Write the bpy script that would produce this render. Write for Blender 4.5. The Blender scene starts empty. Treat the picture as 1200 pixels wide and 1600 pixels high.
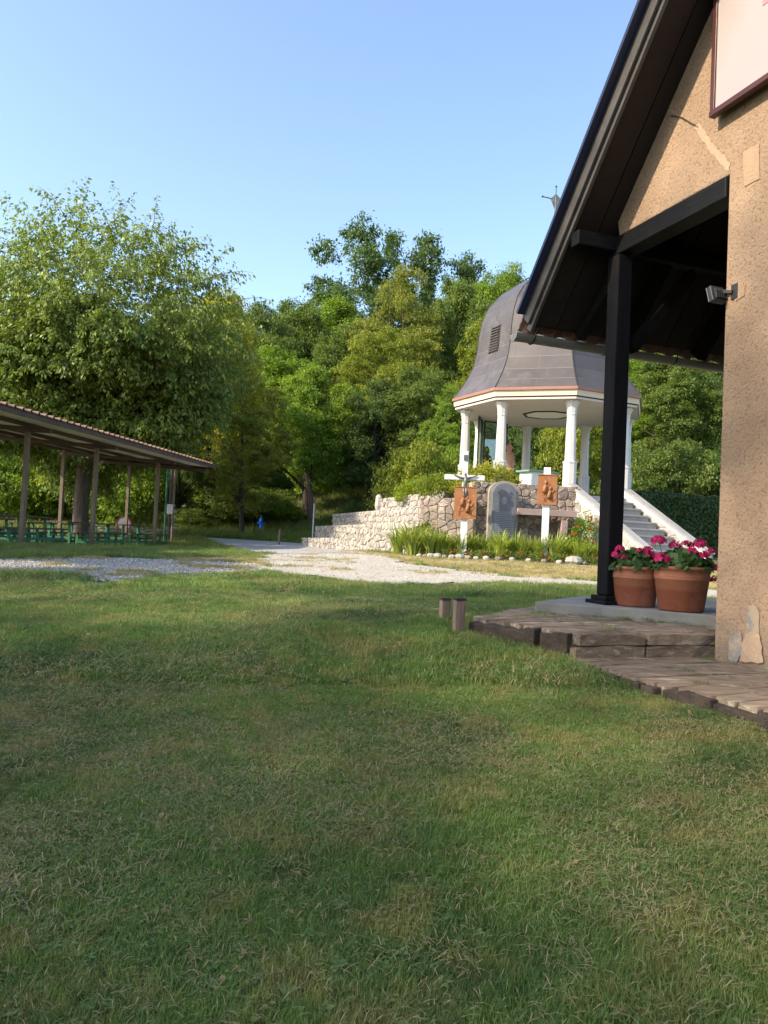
import bpy, math, random
import numpy as np
from mathutils import Vector, Matrix

random.seed(7)
RNG = np.random.default_rng(11)
SC = bpy.context.scene
COL = SC.collection
R = math.radians

# ------------------------------------------------------------------ camera
F = 1200.0; ROLL = R(2.6); PITCH = math.atan(38 / 1200.0); EZ = 1.0
cam_d = bpy.data.cameras.new('camera'); cam = bpy.data.objects.new('camera', cam_d); COL.objects.link(cam)
cam_d.sensor_fit = 'VERTICAL'; cam_d.sensor_height = 24.0; cam_d.lens = 24.0 * F / 1600.0
cam_d.clip_start = 0.05; cam_d.clip_end = 3000
cam.matrix_world = Matrix.Translation((0, 0, EZ)) @ Matrix.Rotation(R(90) + PITCH, 4, 'X') @ Matrix.Rotation(ROLL, 4, 'Z')
SC.camera = cam

# ------------------------------------------------------------------ light
SUN_AZ = R(207.0); SUN_EL = R(37.0)          # azimuth counter-clockwise from +X
w = bpy.data.worlds.new('World'); SC.world = w; w.use_nodes = True
wn = w.node_tree; wn.nodes.clear()
sky = wn.nodes.new('ShaderNodeTexSky'); sky.sky_type = 'NISHITA'; sky.sun_disc = False
sky.sun_elevation = SUN_EL; sky.sun_rotation = R(90.0) - SUN_AZ
sky.air_density = 1.0; sky.dust_density = 1.8; sky.ozone_density = 1.4; sky.altitude = 200
bg = wn.nodes.new('ShaderNodeBackground'); bg.inputs['Strength'].default_value = 0.15
wo = wn.nodes.new('ShaderNodeOutputWorld')
wn.links.new(sky.outputs[0], bg.inputs[0]); wn.links.new(bg.outputs[0], wo.inputs[0])
sun_d = bpy.data.lights.new('sun', 'SUN'); sun_d.energy = 3.1; sun_d.angle = R(0.8); sun_d.color = (1.0, 0.86, 0.66)
sun = bpy.data.objects.new('sun', sun_d); COL.objects.link(sun)
sdir = Vector((math.cos(SUN_AZ) * math.cos(SUN_EL), math.sin(SUN_AZ) * math.cos(SUN_EL), math.sin(SUN_EL)))
sun.rotation_euler = sdir.to_track_quat('Z', 'Y').to_euler()
SC.view_settings.view_transform = 'Standard'; SC.view_settings.look = 'None'
SC.view_settings.exposure = 1.4; SC.view_settings.gamma = 1.0
SC.render.engine = 'CYCLES'
SC.cycles.max_bounces = 6; SC.cycles.transparent_max_bounces = 8; SC.cycles.diffuse_bounces = 4
SC.cycles.use_denoising = True
SC.cycles.sample_clamp_indirect = 6.0

# ------------------------------------------------------------------ survey helpers (photo measurements to metres)
def ray(px, py):
    a, b = px - 600.0, py - 800.0
    c, s = math.cos(ROLL), math.sin(ROLL)
    x = a * c + b * s; u = a * s - b * c
    return np.array([x, F * math.cos(PITCH) - u * math.sin(PITCH), F * math.sin(PITCH) + u * math.cos(PITCH)])
def D(px, py, d):
    r = ray(px, py); return np.array([0, 0, EZ]) + r / r[1] * d
def Zp(px, py, z):
    r = ray(px, py); return np.array([0, 0, EZ]) + r / r[2] * (z - EZ)
def project(P):
    P = np.atleast_2d(P); X, Y, Z = P[:, 0], P[:, 1], P[:, 2] - EZ
    d = Y * math.cos(PITCH) + Z * math.sin(PITCH); u = -Y * math.sin(PITCH) + Z * math.cos(PITCH)
    d = np.where(d > 0.05, d, 0.05)
    x = X / d * F; y = -u / d * F; c, s = math.cos(ROLL), math.sin(ROLL)
    return 600 + x * c - y * s, 800 + x * s + y * c
def inpoly(px, py, poly):
    px = np.asarray(px); py = np.asarray(py); inside = np.zeros(px.shape, bool); n = len(poly)
    for i in range(n):
        x1, y1 = poly[i][:2]; x2, y2 = poly[(i + 1) % n][:2]
        if y1 == y2: continue
        k = ((y1 > py) != (y2 > py)) & (px < (x2 - x1) * (py - y1) / (y2 - y1) + x1)
        inside ^= k
    return inside

# ------------------------------------------------------------------ terrain height
CP = [(0, -60, 0), (-60, -20, 0), (60, -20, .2), (-4, 0, 0), (0, 0, 0), (4, 0, .1), (0, 1.5, 0), (-3, 4, .10), (0, 4, .13), (1.75, 3.4, .19), (1.2, 4.5, .24),
      (.55, 5.4, .36), (4, 5, .25), (-4, 7, .22), (0, 8, .31), (3, 7, .33), (4, 10, .36), (0, 12, .38), (-8, 9, .27), (-6, 12, .38), (3, 14, .44), (-12, 14, .4),
      (-7.9, 16.7, .44), (-7.4, 20, .37), (-7, 23, .33), (-10, 22, .27), (-12, 27, .3), (-9, 28, .36), (6, 18, .52), (2, 18, .54), (1, 20.5, .56), (5, 20.5, .58), (9, 20, .6),
      (-3, 28, .47), (-5, 31, .5), (-8, 33, .6), (-5.8, 37, .9), (-3, 36, .95), (0, 31, .8), (2, 31, .9), (10, 26, .9), (18, 24, 1.2),
      (-5, 42, 2.6), (-1, 41, 2.9), (2, 42, 3.0), (6, 36, 3.0), (12, 36, 3.4), (20, 34, 4), (-11.5, 44, 2.0), (-11.0, 38, 1.15), (-12, 52, 4.0), (-16, 36, .7), (-20, 30, .6),
      (-25, 45, 2.5), (0, 55, 6), (15, 55, 7.5), (30, 50, 8), (-20, 60, 5), (0, 75, 11), (30, 80, 14), (-35, 75, 7), (0, 110, 18), (60, 110, 20), (-60, 110, 14),
      (80, 40, 8), (-80, 40, 2), (0, 300, 22), (300, 300, 22), (-300, 300, 18), (300, 0, 4), (-300, 0, 0), (0, -300, 0), (300, -300, 0), (-300, -300, 0)]
CP = np.array(CP, float)
def _tps(r2):
    return np.where(r2 > 1e-9, r2 * np.log(np.maximum(r2, 1e-9)), 0.0)
def _fit():
    n = len(CP); A = np.zeros((n + 3, n + 3))
    d2 = ((CP[:, None, :2] - CP[None, :, :2]) ** 2).sum(2)
    A[:n, :n] = _tps(d2) + np.eye(n) * 2.0
    A[:n, n] = 1; A[:n, n + 1:] = CP[:, :2]; A[n:, :n] = A[:n, n:].T
    return np.linalg.solve(A, np.concatenate([CP[:, 2], [0, 0, 0]]))
TW = _fit()
def ground(x, y):
    x = np.asarray(x, float); y = np.asarray(y, float); sh = x.shape; x = x.ravel(); y = y.ravel()
    z = TW[-3] + TW[-2] * x + TW[-1] * y
    for i in range(len(CP)):
        z = z + TW[i] * _tps((x - CP[i, 0]) ** 2 + (y - CP[i, 1]) ** 2)
    return np.maximum(z, -1.0).reshape(sh)
def gz(x, y): return float(ground(np.array([x]), np.array([y]))[0])
def G(px, py, dmax=90.0):
    """ground point seen at a pixel of the photo"""
    r = ray(px, py); r = r / r[1]; ds = np.concatenate([np.arange(1.2, 30, .05), np.arange(30, dmax, .2)])
    zz = EZ + r[2] * ds; g = ground(r[0] * ds, ds); k = np.nonzero(zz < g)[0]
    d = ds[k[0]] if len(k) else dmax
    return np.array([r[0] * d, d, gz(r[0] * d, d)])

# ------------------------------------------------------------------ noise for python side shapes
def vnoise(x, y, seed=0, s=1.0):
    x = np.asarray(x, float) / s; y = np.asarray(y, float) / s
    xi = np.floor(x).astype(np.int64); yi = np.floor(y).astype(np.int64); fx = x - xi; fy = y - yi
    fx = fx * fx * (3 - 2 * fx); fy = fy * fy * (3 - 2 * fy)
    def h(a, b):
        n = (a * 374761393 + b * 668265263 + seed * 2147483647) & 0xffffffff
        n = ((n ^ (n >> 13)) * 1274126177) & 0xffffffff
        return ((n ^ (n >> 16)) & 0xffff) / 65535.0
    return (h(xi, yi) * (1 - fx) + h(xi + 1, yi) * fx) * (1 - fy) + (h(xi, yi + 1) * (1 - fx) + h(xi + 1, yi + 1) * fx) * fy

# ------------------------------------------------------------------ materials
MATS = {}
def node_mat(name):
    m = bpy.data.materials.new(name); m.use_nodes = True; nt = m.node_tree; nt.nodes.clear()
    out = nt.nodes.new('ShaderNodeOutputMaterial'); MATS[name] = m
    return m, nt, out
def N(nt, t, **kw):
    n = nt.nodes.new(t)
    for k, v in kw.items(): setattr(n, k, v)
    return n
def coords(nt, scale, kind='Object'):
    tc = N(nt, 'ShaderNodeTexCoord'); mp = N(nt, 'ShaderNodeMapping')
    mp.inputs['Scale'].default_value = scale if isinstance(scale, tuple) else (scale,) * 3
    nt.links.new(tc.outputs[kind], mp.inputs[0]); return mp.outputs[0]
def noise(nt, vec, scale, detail=4, rough=.6):
    n = N(nt, 'ShaderNodeTexNoise'); n.inputs['Scale'].default_value = scale; n.inputs['Detail'].default_value = detail; n.inputs['Roughness'].default_value = rough
    nt.links.new(vec, n.inputs['Vector']); return n.outputs[0]
def ramp(nt, fac, stops):
    r = N(nt, 'ShaderNodeValToRGB'); e = r.color_ramp.elements
    while len(e) < len(stops): e.new(.5)
    for el, (p, c) in zip(e, stops):
        el.position = p; el.color = tuple(c) + (1,)
    nt.links.new(fac, r.inputs[0]); return r.outputs[0]
def mixc(nt, fac, a, b, mode='MIX'):
    m = N(nt, 'ShaderNodeMix', data_type='RGBA', blend_type=mode)
    for s, v in ((m.inputs[0], fac), (m.inputs[6], a), (m.inputs[7], b)):
        if hasattr(v, 'links') or hasattr(v, 'is_linked'): nt.links.new(v, s)
        elif isinstance(v, (int, float)): s.default_value = v
        else: s.default_value = tuple(v) + (1,)
    return m.outputs[2]
def bump(nt, h, strength, dist=.02, prev=None):
    b = N(nt, 'ShaderNodeBump'); b.inputs['Strength'].default_value = strength; b.inputs['Distance'].default_value = dist
    nt.links.new(h, b.inputs['Height'])
    if prev is not None: nt.links.new(prev, b.inputs['Normal'])
    return b.outputs[0]
def objrand(nt): return N(nt, 'ShaderNodeObjectInfo').outputs['Random']
def solid(name, c1, c2=None, scale=3.0, rough=.75, bs=.3, bscale=None, metal=0.0, stretch=(1, 1, 1), spots=None, vary=.0, spec=.4, bdist=.01, c3=None):
    """two-tone noise material with relief; vary = brightness change from piece to piece"""
    m, nt, out = node_mat(name); c2 = c2 or tuple(v * .75 for v in c1)
    vec = coords(nt, tuple(stretch)); n1 = noise(nt, vec, scale, 6)
    col = ramp(nt, n1, [(.3, c1), (.7, c2)] if c3 is None else [(.25, c1), (.5, c2), (.75, c3)])
    if spots:
        s = ramp(nt, noise(nt, vec, spots[1], 5, .7), [(spots[2], (0, 0, 0)), (min(spots[2] + .08, 1), (1, 1, 1))])
        col = mixc(nt, s, col, spots[0])
    if vary:
        mr = N(nt, 'ShaderNodeMapRange'); mr.inputs[3].default_value = 1 - vary; mr.inputs[4].default_value = 1 + vary
        nt.links.new(objrand(nt), mr.inputs[0]); v = N(nt, 'ShaderNodeVectorMath', operation='SCALE')
        nt.links.new(col, v.inputs[0]); nt.links.new(mr.outputs[0], v.inputs['Scale']); col = v.outputs[0]
    p = N(nt, 'ShaderNodeBsdfPrincipled'); nt.links.new(col, p.inputs['Base Color'])
    p.inputs['Roughness'].default_value = rough; p.inputs['Metallic'].default_value = metal; p.inputs['Specular IOR Level'].default_value = spec
    if bs: nt.links.new(bump(nt, noise(nt, vec, bscale or scale * 4, 6, .65), bs, bdist), p.inputs['Normal'])
    nt.links.new(p.outputs[0], out.inputs[0]); return m
def leafmat(name, dark, light, trans=.35, rough=.5, world_patch=None, hue=(.48, .52)):
    m, nt, out = node_mat(name)
    at = N(nt, 'ShaderNodeAttribute', attribute_name='tone')
    col = mixc(nt, at.outputs['Fac'], dark, light)
    oi = N(nt, 'ShaderNodeObjectInfo'); col = mixc(nt, 1.0, col, oi.outputs['Color'], 'MULTIPLY')
    if world_patch:
        geo = N(nt, 'ShaderNodeNewGeometry')
        for (c, sc, lo, hi, mx) in world_patch:
            n = noise(nt, geo.outputs['Position'], sc, 3, .6)
            mr = N(nt, 'ShaderNodeMapRange'); mr.inputs[1].default_value = lo; mr.inputs[2].default_value = hi; mr.inputs[4].default_value = mx
            nt.links.new(n, mr.inputs[0]); col = mixc(nt, mr.outputs[0], col, c)
        mr = N(nt, 'ShaderNodeMapRange'); mr.inputs[3].default_value = .7; mr.inputs[4].default_value = 1.3
        nt.links.new(oi.outputs['Random'], mr.inputs[0]); v = N(nt, 'ShaderNodeVectorMath', operation='SCALE')
        nt.links.new(col, v.inputs[0]); nt.links.new(mr.outputs[0], v.inputs['Scale']); col = v.outputs[0]
    p = N(nt, 'ShaderNodeBsdfPrincipled'); p.inputs['Roughness'].default_value = rough; p.inputs['Specular IOR Level'].default_value = .25
    nt.links.new(col, p.inputs['Base Color'])
    t = N(nt, 'ShaderNodeBsdfTranslucent'); tc = mixc(nt, 1.0, col, (1.15, 1.2, .65), 'MULTIPLY'); nt.links.new(tc, t.inputs[0])
    mx = N(nt, 'ShaderNodeMixShader'); mx.inputs[0].default_value = trans
    nt.links.new(p.outputs[0], mx.inputs[1]); nt.links.new(t.outputs[0], mx.inputs[2]); nt.links.new(mx.outputs[0], out.inputs[0])
    return m

# ------------------------------------------------------------------ mesh helpers
class MB:
    def __init__(s): s.v = []; s.f = []
    def add(s, vs, fs):
        b = len(s.v); s.v += [tuple(map(float, v)) for v in vs]; s.f += [tuple(i + b for i in f) for f in fs]; return s
    def box(s, c, size, ax=None, ay=None, jit=0.0):
        """box centred at c, size (a,b,h), ax = direction of a in plan"""
        ax = np.array(ax if ax is not None else (1, 0, 0), float); ax /= np.linalg.norm(ax)
        az = np.array((0, 0, 1.0)) if ay is None else None
        if ay is None: ay_ = np.cross(az, ax); ay_ /= np.linalg.norm(ay_); az = np.cross(ax, ay_)
        else: ay_ = np.array(ay, float); ay_ /= np.linalg.norm(ay_); az = np.cross(ax, ay_)
        c = np.array(c, float); vs = []
        for k in (-.5, .5):
            for (i, j) in ((-.5, -.5), (.5, -.5), (.5, .5), (-.5, .5)):
                q = c + ax * size[0] * i + ay_ * size[1] * j + az * size[2] * k
                if jit: q = q + np.array([random.uniform(-jit, jit) for _ in range(3)])
                vs.append(q)
        return s.add(vs, [(3, 2, 1, 0), (4, 5, 6, 7), (0, 1, 5, 4), (1, 2, 6, 5), (2, 3, 7, 6), (3, 0, 4, 7)])
    def bar(s, a, b, wd, h, up=(0, 0, 1)):
        a = np.array(a, float); b = np.array(b, float); t = b - a; L = np.linalg.norm(t); t /= L
        side = np.cross(np.array(up, float), t); side /= np.linalg.norm(side)
        return s.box((a + b) / 2, (L, wd, h), t, side)
    def tube(s, pts, rad, n=8, caps=True):
        pts = [np.array(p, float) for p in pts]; rings = []; ref = None
        rad = list(rad) if hasattr(rad, '__len__') else [rad] * len(pts)
        for i, p in enumerate(pts):
            t = pts[min(i + 1, len(pts) - 1)] - pts[max(i - 1, 0)]; t = t / (np.linalg.norm(t) + 1e-9)
            if ref is None: ref = np.array([1, 0, 0]) if abs(t[0]) < .8 else np.array([0, 1, 0])
            u = ref - t * (ref @ t); u /= np.linalg.norm(u); ref = u; v = np.cross(t, u)
            rings.append([p + rad[i] * (math.cos(2 * math.pi * k / n) * u + math.sin(2 * math.pi * k / n) * v) for k in range(n)])
        vs = [q for r_ in rings for q in r_]; fs = []
        for i in range(len(pts) - 1):
            for k in range(n): fs.append((i * n + k, i * n + (k + 1) % n, (i + 1) * n + (k + 1) % n, (i + 1) * n + k))
        if caps: fs += [tuple(range(n - 1, -1, -1)), tuple(range((len(pts) - 1) * n, len(pts) * n))]
        return s.add(vs, fs)
    def lathe(s, c, prof, n=24, square=False, rot=0.0):
        c = np.array(c, float); vs = []; fs = []
        for (r_, z) in prof:
            for k in range(n):
                a = rot + 2 * math.pi * k / n; vs.append((c[0] + r_ * math.cos(a), c[1] + r_ * math.sin(a), c[2] + z))
        m = len(prof)
        for i in range(m - 1):
            for k in range(n): fs.append((i * n + k, i * n + (k + 1) % n, (i + 1) * n + (k + 1) % n, (i + 1) * n + k))
        fs += [tuple(range(n - 1, -1, -1)), tuple(range((m - 1) * n, m * n))]
        return s.add(vs, fs)
    def prism(s, poly, vec):
        """closed prism from a 3D polygon, extruded by vec"""
        n = len(poly); poly = [np.array(p, float) for p in poly]; vec = np.array(vec, float)
        vs = poly + [p + vec for p in poly]
        return s.add(vs, [tuple(range(n - 1, -1, -1)), tuple(range(n, 2 * n))] + [(i, (i + 1) % n, (i + 1) % n + n, i + n) for i in range(n)])
def link_mesh(name, me, mat, parent=None, smooth=False):
    o = bpy.data.objects.new(name, me); COL.objects.link(o)
    if mat is not None and not me.materials: me.materials.append(MATS[mat] if isinstance(mat, str) else mat)
    if smooth: me.polygons.foreach_set('use_smooth', [True] * len(me.polygons))
    if parent is not None: o.parent = parent
    return o
def obj(name, mb, mat, parent=None, smooth=False, bevel=0.0, local=False, label=None):
    """mesh object; vertices given in world metres unless local"""
    off = np.zeros(3)
    if parent is not None and not local:
        p = parent
        while p is not None: off += np.array(p.location); p = p.parent
    own = None
    if parent is None and not local: own = np.array(mb.v).mean(0); own[2] = min(v[2] for v in mb.v)
    if own is not None: off = own
    me = bpy.data.meshes.new(name); me.from_pydata([tuple(np.array(v) - off) for v in mb.v], [], mb.f)
    me.validate(); me.update()
    import bmesh
    bm = bmesh.new(); bm.from_mesh(me); bmesh.ops.recalc_face_normals(bm, faces=bm.faces); bm.to_mesh(me); bm.free()
    o = link_mesh(name, me, mat, parent, smooth)
    if own is not None: o.location = own
    if bevel:
        b = o.modifiers.new('bevel', 'BEVEL'); b.width = bevel; b.segments = 2; b.limit_method = 'ANGLE'
    if label: o['label'] = label
    return o
def tag(o, label, cat, group=None):
    o['label'] = label; o['category'] = cat
    if group: o['group'] = group
    return o
def thing(name, label, cat, loc, group=None, rz=0.0):
    o = bpy.data.objects.new(name, None); COL.objects.link(o); o.location = tuple(map(float, loc)); o.rotation_euler.z = rz; o.empty_display_size = .2
    return tag(o, label, cat, group)
def struct(o): o['kind'] = 'structure'; return o
def stuff(o): o['kind'] = 'stuff'; return o
def copy_thing(root, loc, rz=0.0, scale=None, label=None, group=None):
    r_ = root.copy(); COL.objects.link(r_); r_.location = tuple(map(float, loc)); r_.rotation_euler.z = rz
    if scale is not None: r_.scale = scale if hasattr(scale, '__len__') else (scale,) * 3
    if label: r_['label'] = label
    if group: r_['group'] = group
    for ch in list(root.children):
        c = ch.copy(); COL.objects.link(c); c.parent = r_
        for g_ in list(ch.children):
            d_ = g_.copy(); COL.objects.link(d_); d_.parent = c
    return r_
def quads_mesh(name, V, tone=None, nv=4):
    """V: (n,nv,3) array of polygons"""
    n = len(V); me = bpy.data.meshes.new(name)
    me.vertices.add(n * nv); me.vertices.foreach_set('co', np.asarray(V, np.float32).ravel())
    me.loops.add(n * nv); me.loops.foreach_set('vertex_index', np.arange(n * nv, dtype=np.int32))
    me.polygons.add(n); me.polygons.foreach_set('loop_start', np.arange(0, n * nv, nv, dtype=np.int32))
    me.update(calc_edges=True)
    a = me.attributes.new('tone', 'FLOAT', 'POINT')
    t = np.repeat(tone if tone is not None else np.full(n, .5), nv)
    a.data.foreach_set('value', t.astype(np.float32)); return me
def unit(v): return v / (np.linalg.norm(v, axis=-1, keepdims=True) + 1e-9)
def leaf_quads(c, axis, normal, L, W):
    """rhombic leaves: base at c, length L along axis"""
    axis = unit(axis); b = unit(np.cross(normal, axis)); nn = np.cross(axis, b); L = L[:, None]; W = W[:, None]
    return np.stack([c, c + axis * L * .45 + b * W * .5 + nn * W * .12, c + axis * L - nn * L * .1, c + axis * L * .45 - b * W * .5 + nn * W * .12], 1)

# ------------------------------------------------------------------ palette
leafmat('lawn_blade', (.090, .165, .036), (.20, .29, .075), .3, .55,
        world_patch=[((.30, .26, .12), 1.0, .53, .68, .6), ((.055, .115, .035), .8, .49, .62, .75), ((.30, .27, .09), 4.0, .50, .64, .6)])
leafmat('straw_blade', (.26, .215, .11), (.40, .33, .18), .2, .6)
leafmat('weed_leaf', (.07, .14, .04), (.14, .22, .07), .25, .5)
leafmat('fallen_leaf', (.25, .17, .07), (.38, .30, .14), .2, .6)
leafmat('dry_blade', (.30, .25, .10), (.48, .39, .19), .3, .6, world_patch=[((.14, .17, .05), 1.4, .5, .62, .7)])
leafmat('bank_blade', (.09, .15, .03), (.20, .25, .06), .35, .5, world_patch=[((.26, .24, .09), .9, .48, .62, .7)])
leafmat('leaf_mid', (.065, .11, .026), (.17, .225, .055), .42)
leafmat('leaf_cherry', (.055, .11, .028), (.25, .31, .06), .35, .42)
leafmat('leaf_lily', (.20, .28, .05), (.42, .46, .12), .4, .4)
leafmat('leaf_geranium', (.03, .07, .02), (.08, .14, .035), .25, .5)
leafmat('leaf_ivy', (.018, .042, .011), (.06, .10, .022), .15, .4)
leafmat('petal_pink', (.42, .015, .09), (.72, .04, .20), .25, .5)
leafmat('petal_red', (.45, .02, .02), (.65, .06, .04), .25, .5)
leafmat('petal_peach', (.55, .22, .12), (.7, .35, .22), .25, .5)
leafmat('petal_white', (.75, .75, .70), (.85, .85, .82), .25, .5)
solid('soil_grass', (.055, .09, .025), (.09, .11, .04), 1.2, .95, .8, 30, c3=(.14, .12, .06), bdist=.03)
solid('gravel', (.40, .375, .335), (.27, .255, .225), 9, .95, 1.0, 30, spots=((.16, .16, .15), 22, .60), bdist=.03, c3=(.48, .46, .43))
solid('pebble', (.44, .415, .37), (.30, .285, .255), 4, .9, .4, vary=.35)
solid('dusty_track', (.46, .42, .36), (.36, .33, .27), 2.5, .95, .8, 25, spots=((.25, .22, .14), 6, .62), bdist=.02, c3=(.50, .47, .41))
solid('asphalt', (.28, .265, .25), (.36, .345, .325), 3, .9, .5, 60, spots=((.45, .44, .42), 12, .66))
solid('clay_bank', (.42, .27, .14), (.30, .22, .12), 1.4, .95, 1.0, 8, bdist=.1, spots=((.10, .13, .04), 2.2, .58))
solid('dry_soil', (.30, .25, .13), (.38, .31, .17), 2.2, .95, .6, 30, spots=((.10, .13, .05), 4, .62))
solid('concrete', (.24, .235, .21), (.17, .165, .15), 4, .9, .5, 40, spots=((.13, .13, .10), 9, .62))
solid('timber_old', (.27, .205, .14), (.14, .10, .068), 6, .9, 1.0, 12, stretch=(.5, 5, 5), spots=((.36, .31, .24), 5, .56), bdist=.012, vary=.18)
solid('timber_end', (.07, .052, .038), (.025, .018, .014), 9, .95, 1.0, 16, spots=((.20, .16, .11), 11, .66), bdist=.03)
solid('timber_black', (.004, .004, .005), (.009, .008, .009), 4, .75, .8, 14, stretch=(3, 3, .4), spots=((.022, .022, .023), 9, .66), bdist=.008, spec=.15)
solid('timber_beam', (.005, .005, .006), (.010, .010, .010), 4, .55, .8, 10, stretch=(.4, .4, 5), spots=((.022, .022, .023), 5, .66), bdist=.008, spec=.12)
solid('timber_dark', (.007, .005, .004), (.004, .003, .003), 4, .9, .4, 12, spec=.1)
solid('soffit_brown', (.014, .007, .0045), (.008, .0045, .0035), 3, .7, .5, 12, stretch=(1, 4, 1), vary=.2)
solid('barge_grey', (.085, .078, .072), (.05, .045, .042), 5, .5, .5, 18, stretch=(1, 1, 1))
solid('flashing_navy', (.012, .018, .05), (.02, .025, .055), 3, .35, .1)
solid('stake_wood', (.24, .17, .13), (.13, .09, .07), 6, .85, .8, 14, stretch=(4, 4, .6))
solid('zinc', (.26, .25, .225), (.19, .18, .165), 2.5, .5, .15, 20, metal=.35)
solid('black_metal', (.02, .02, .022), (.03, .03, .03), 6, .45, .1)
solid('roof_tile_red', (.22, .10, .065), (.12, .065, .05), 5, .85, .6, 22, vary=.25, spots=((.28, .24, .2), 6, .6))
solid('tile_brown', (.22, .125, .09), (.13, .08, .062), 5, .8, .4, 22, vary=.3)
solid('beam_brown', (.085, .058, .042), (.055, .038, .03), 3, .7, .3, 14)
solid('deck_cream', (.84, .79, .67), (.76, .71, .60), 2, .8, .2, 14)
solid('post_steel', (.15, .115, .075), (.10, .075, .052), 4, .6, .2, 20)
solid('bench_green', (.03, .16, .085), (.02, .11, .06), 5, .55, .2, 20)
solid('table_wood', (.085, .055, .038), (.05, .034, .025), 5, .6, .4, 14, stretch=(.5, 4, 4), vary=.2)
solid('marble_white', (.62, .60, .57), (.54, .52, .49), 2.2, .5, .1, 20, spots=((.5, .48, .45), 5, .68))
solid('plaster_ceiling', (.60, .53, .47), (.55, .48, .43), 1.5, .85, .1, 30)
solid('fascia_cream', (.70, .58, .42), (.64, .52, .38), 1.5, .6, .1)
solid('fascia_copper', (.30, .16, .125), (.25, .13, .10), 2, .5, .1)
solid('copper_sheet', (.118, .102, .092), (.086, .077, .072), 1.6, .38, .12, 8, metal=.3, vary=.05, spots=((.135, .118, .108), .8, .55))
solid('copper_seam', (.22, .195, .18), (.17, .155, .14), 3, .5, .1, metal=.2)
solid('louver_dark', (.02, .016, .015), (.03, .025, .022), 3, .6, .1)
solid('stone_light', (.44, .41, .365), (.30, .28, .25), 3.0, .92, 1.0, 10, spots=((.20, .17, .14), 7, .63), vary=.2, bdist=.03, c3=(.50, .46, .40))
solid('stone_brown', (.34, .27, .21), (.22, .18, .15), 3.2, .92, 1.0, 10, spots=((.48, .42, .35), 6, .62), vary=.28, bdist=.03, c3=(.40, .33, .28))
solid('mortar', (.34, .30, .25), (.25, .22, .18), 6, .95, .8, 30)
solid('marble_pink', (.38, .28, .25), (.31, .23, .21), 3, .6, .15, 20)
solid('step_stone', (.34, .33, .31), (.25, .24, .23), 3, .85, .4, 25, vary=.12)
solid('slate_grey', (.155, .165, .19), (.10, .11, .13), 3.5, .6, .6, 20, spots=((.22, .23, .25), 8, .62))
solid('slate_letter', (.30, .31, .33), (.24, .25, .27), 8, .7, .2)
solid('rust_relief', (.33, .145, .055), (.24, .10, .04), 5, .65, .8, 26, spots=((.40, .21, .09), 11, .6))
solid('white_paint', (.72, .72, .70), (.60, .60, .57), 4, .6, .4, 16, stretch=(3, 3, .7), spots=((.38, .36, .32), 6, .68))
solid('bronze_grey', (.17, .18, .17), (.09, .095, .09), 8, .45, .4, metal=.4)
solid('altar_pale', (.66, .72, .66), (.60, .66, .60), 3, .5, .1)
solid('altar_green', (.20, .34, .27), (.15, .26, .21), 3, .4, .1)
solid('bark', (.13, .105, .08), (.06, .048, .038), 4, .95, 1.0, 12, stretch=(3, 3, .8), spots=((.26, .24, .20), 3, .64), bdist=.03)
solid('bark_dark', (.065, .05, .038), (.035, .028, .022), 4, .95, 1.0, 12, stretch=(3, 3, .8), bdist=.03)
solid('sign_red', (.32, .06, .06), (.28, .05, .05), 3, .4, 0)
solid('sign_white', (.5, .5, .52), (.45, .45, .48), 3, .4, 0)
solid('hydrant_blue', (.015, .13, .55), (.012, .10, .45), 4, .4, .1)
solid('plaster_patch', (.39, .265, .17), (.33, .225, .145), 9, .95, 1.0, 48)
solid('plaster_pale', (.43, .31, .21), (.36, .25, .165), 9, .95, 1.0, 48)
solid('cement_patch', (.25, .24, .22), (.19, .18, .165), 7, .95, .8, 40, spots=((.34, .26, .18), 10, .5))
solid('crack_dark', (.05, .035, .025), None, 5, 1, 0)
solid('glass_frame_dark', (.02, .025, .02), None, 5, .4, 0)
solid('statue_red', (.42, .16, .10), (.5, .32, .22), 5, .6, .2)

# terracotta with a darker waterline
def terracotta():
    m, nt, out = node_mat('terracotta'); vec = coords(nt, (1, 1, 1))
    c = ramp(nt, noise(nt, vec, 6, 5), [(.3, (.33, .125, .062)), (.7, (.25, .09, .048))])
    sep = N(nt, 'ShaderNodeSeparateXYZ'); nt.links.new(vec, sep.inputs[0])
    wob = noise(nt, vec, 9, 3); ad = N(nt, 'ShaderNodeMath', operation='MULTIPLY_ADD'); nt.links.new(wob, ad.inputs[0]); ad.inputs[1].default_value = .035; nt.links.new(sep.outputs[2], ad.inputs[2])
    line = ramp(nt, ad.outputs[0], [(.165, (1, 1, 1)), (.185, (0, 0, 0))])
    c2 = mixc(nt, 1.0, c, (.82, .66, .6), 'MULTIPLY'); c = mixc(nt, line, c, c2)
    efl = ramp(nt, noise(nt, vec, 4, 6, .7), [(.5, (0, 0, 0)), (.75, (.5, .5, .5))]); c = mixc(nt, efl, c, (.47, .25, .17))
    p = N(nt, 'ShaderNodeBsdfPrincipled'); nt.links.new(c, p.inputs['Base Color']); p.inputs['Roughness'].default_value = .75
    nt.links.new(bump(nt, noise(nt, vec, 60, 4), .15, .003), p.inputs['Normal']); nt.links.new(p.outputs[0], out.inputs[0])
terracotta()
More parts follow.
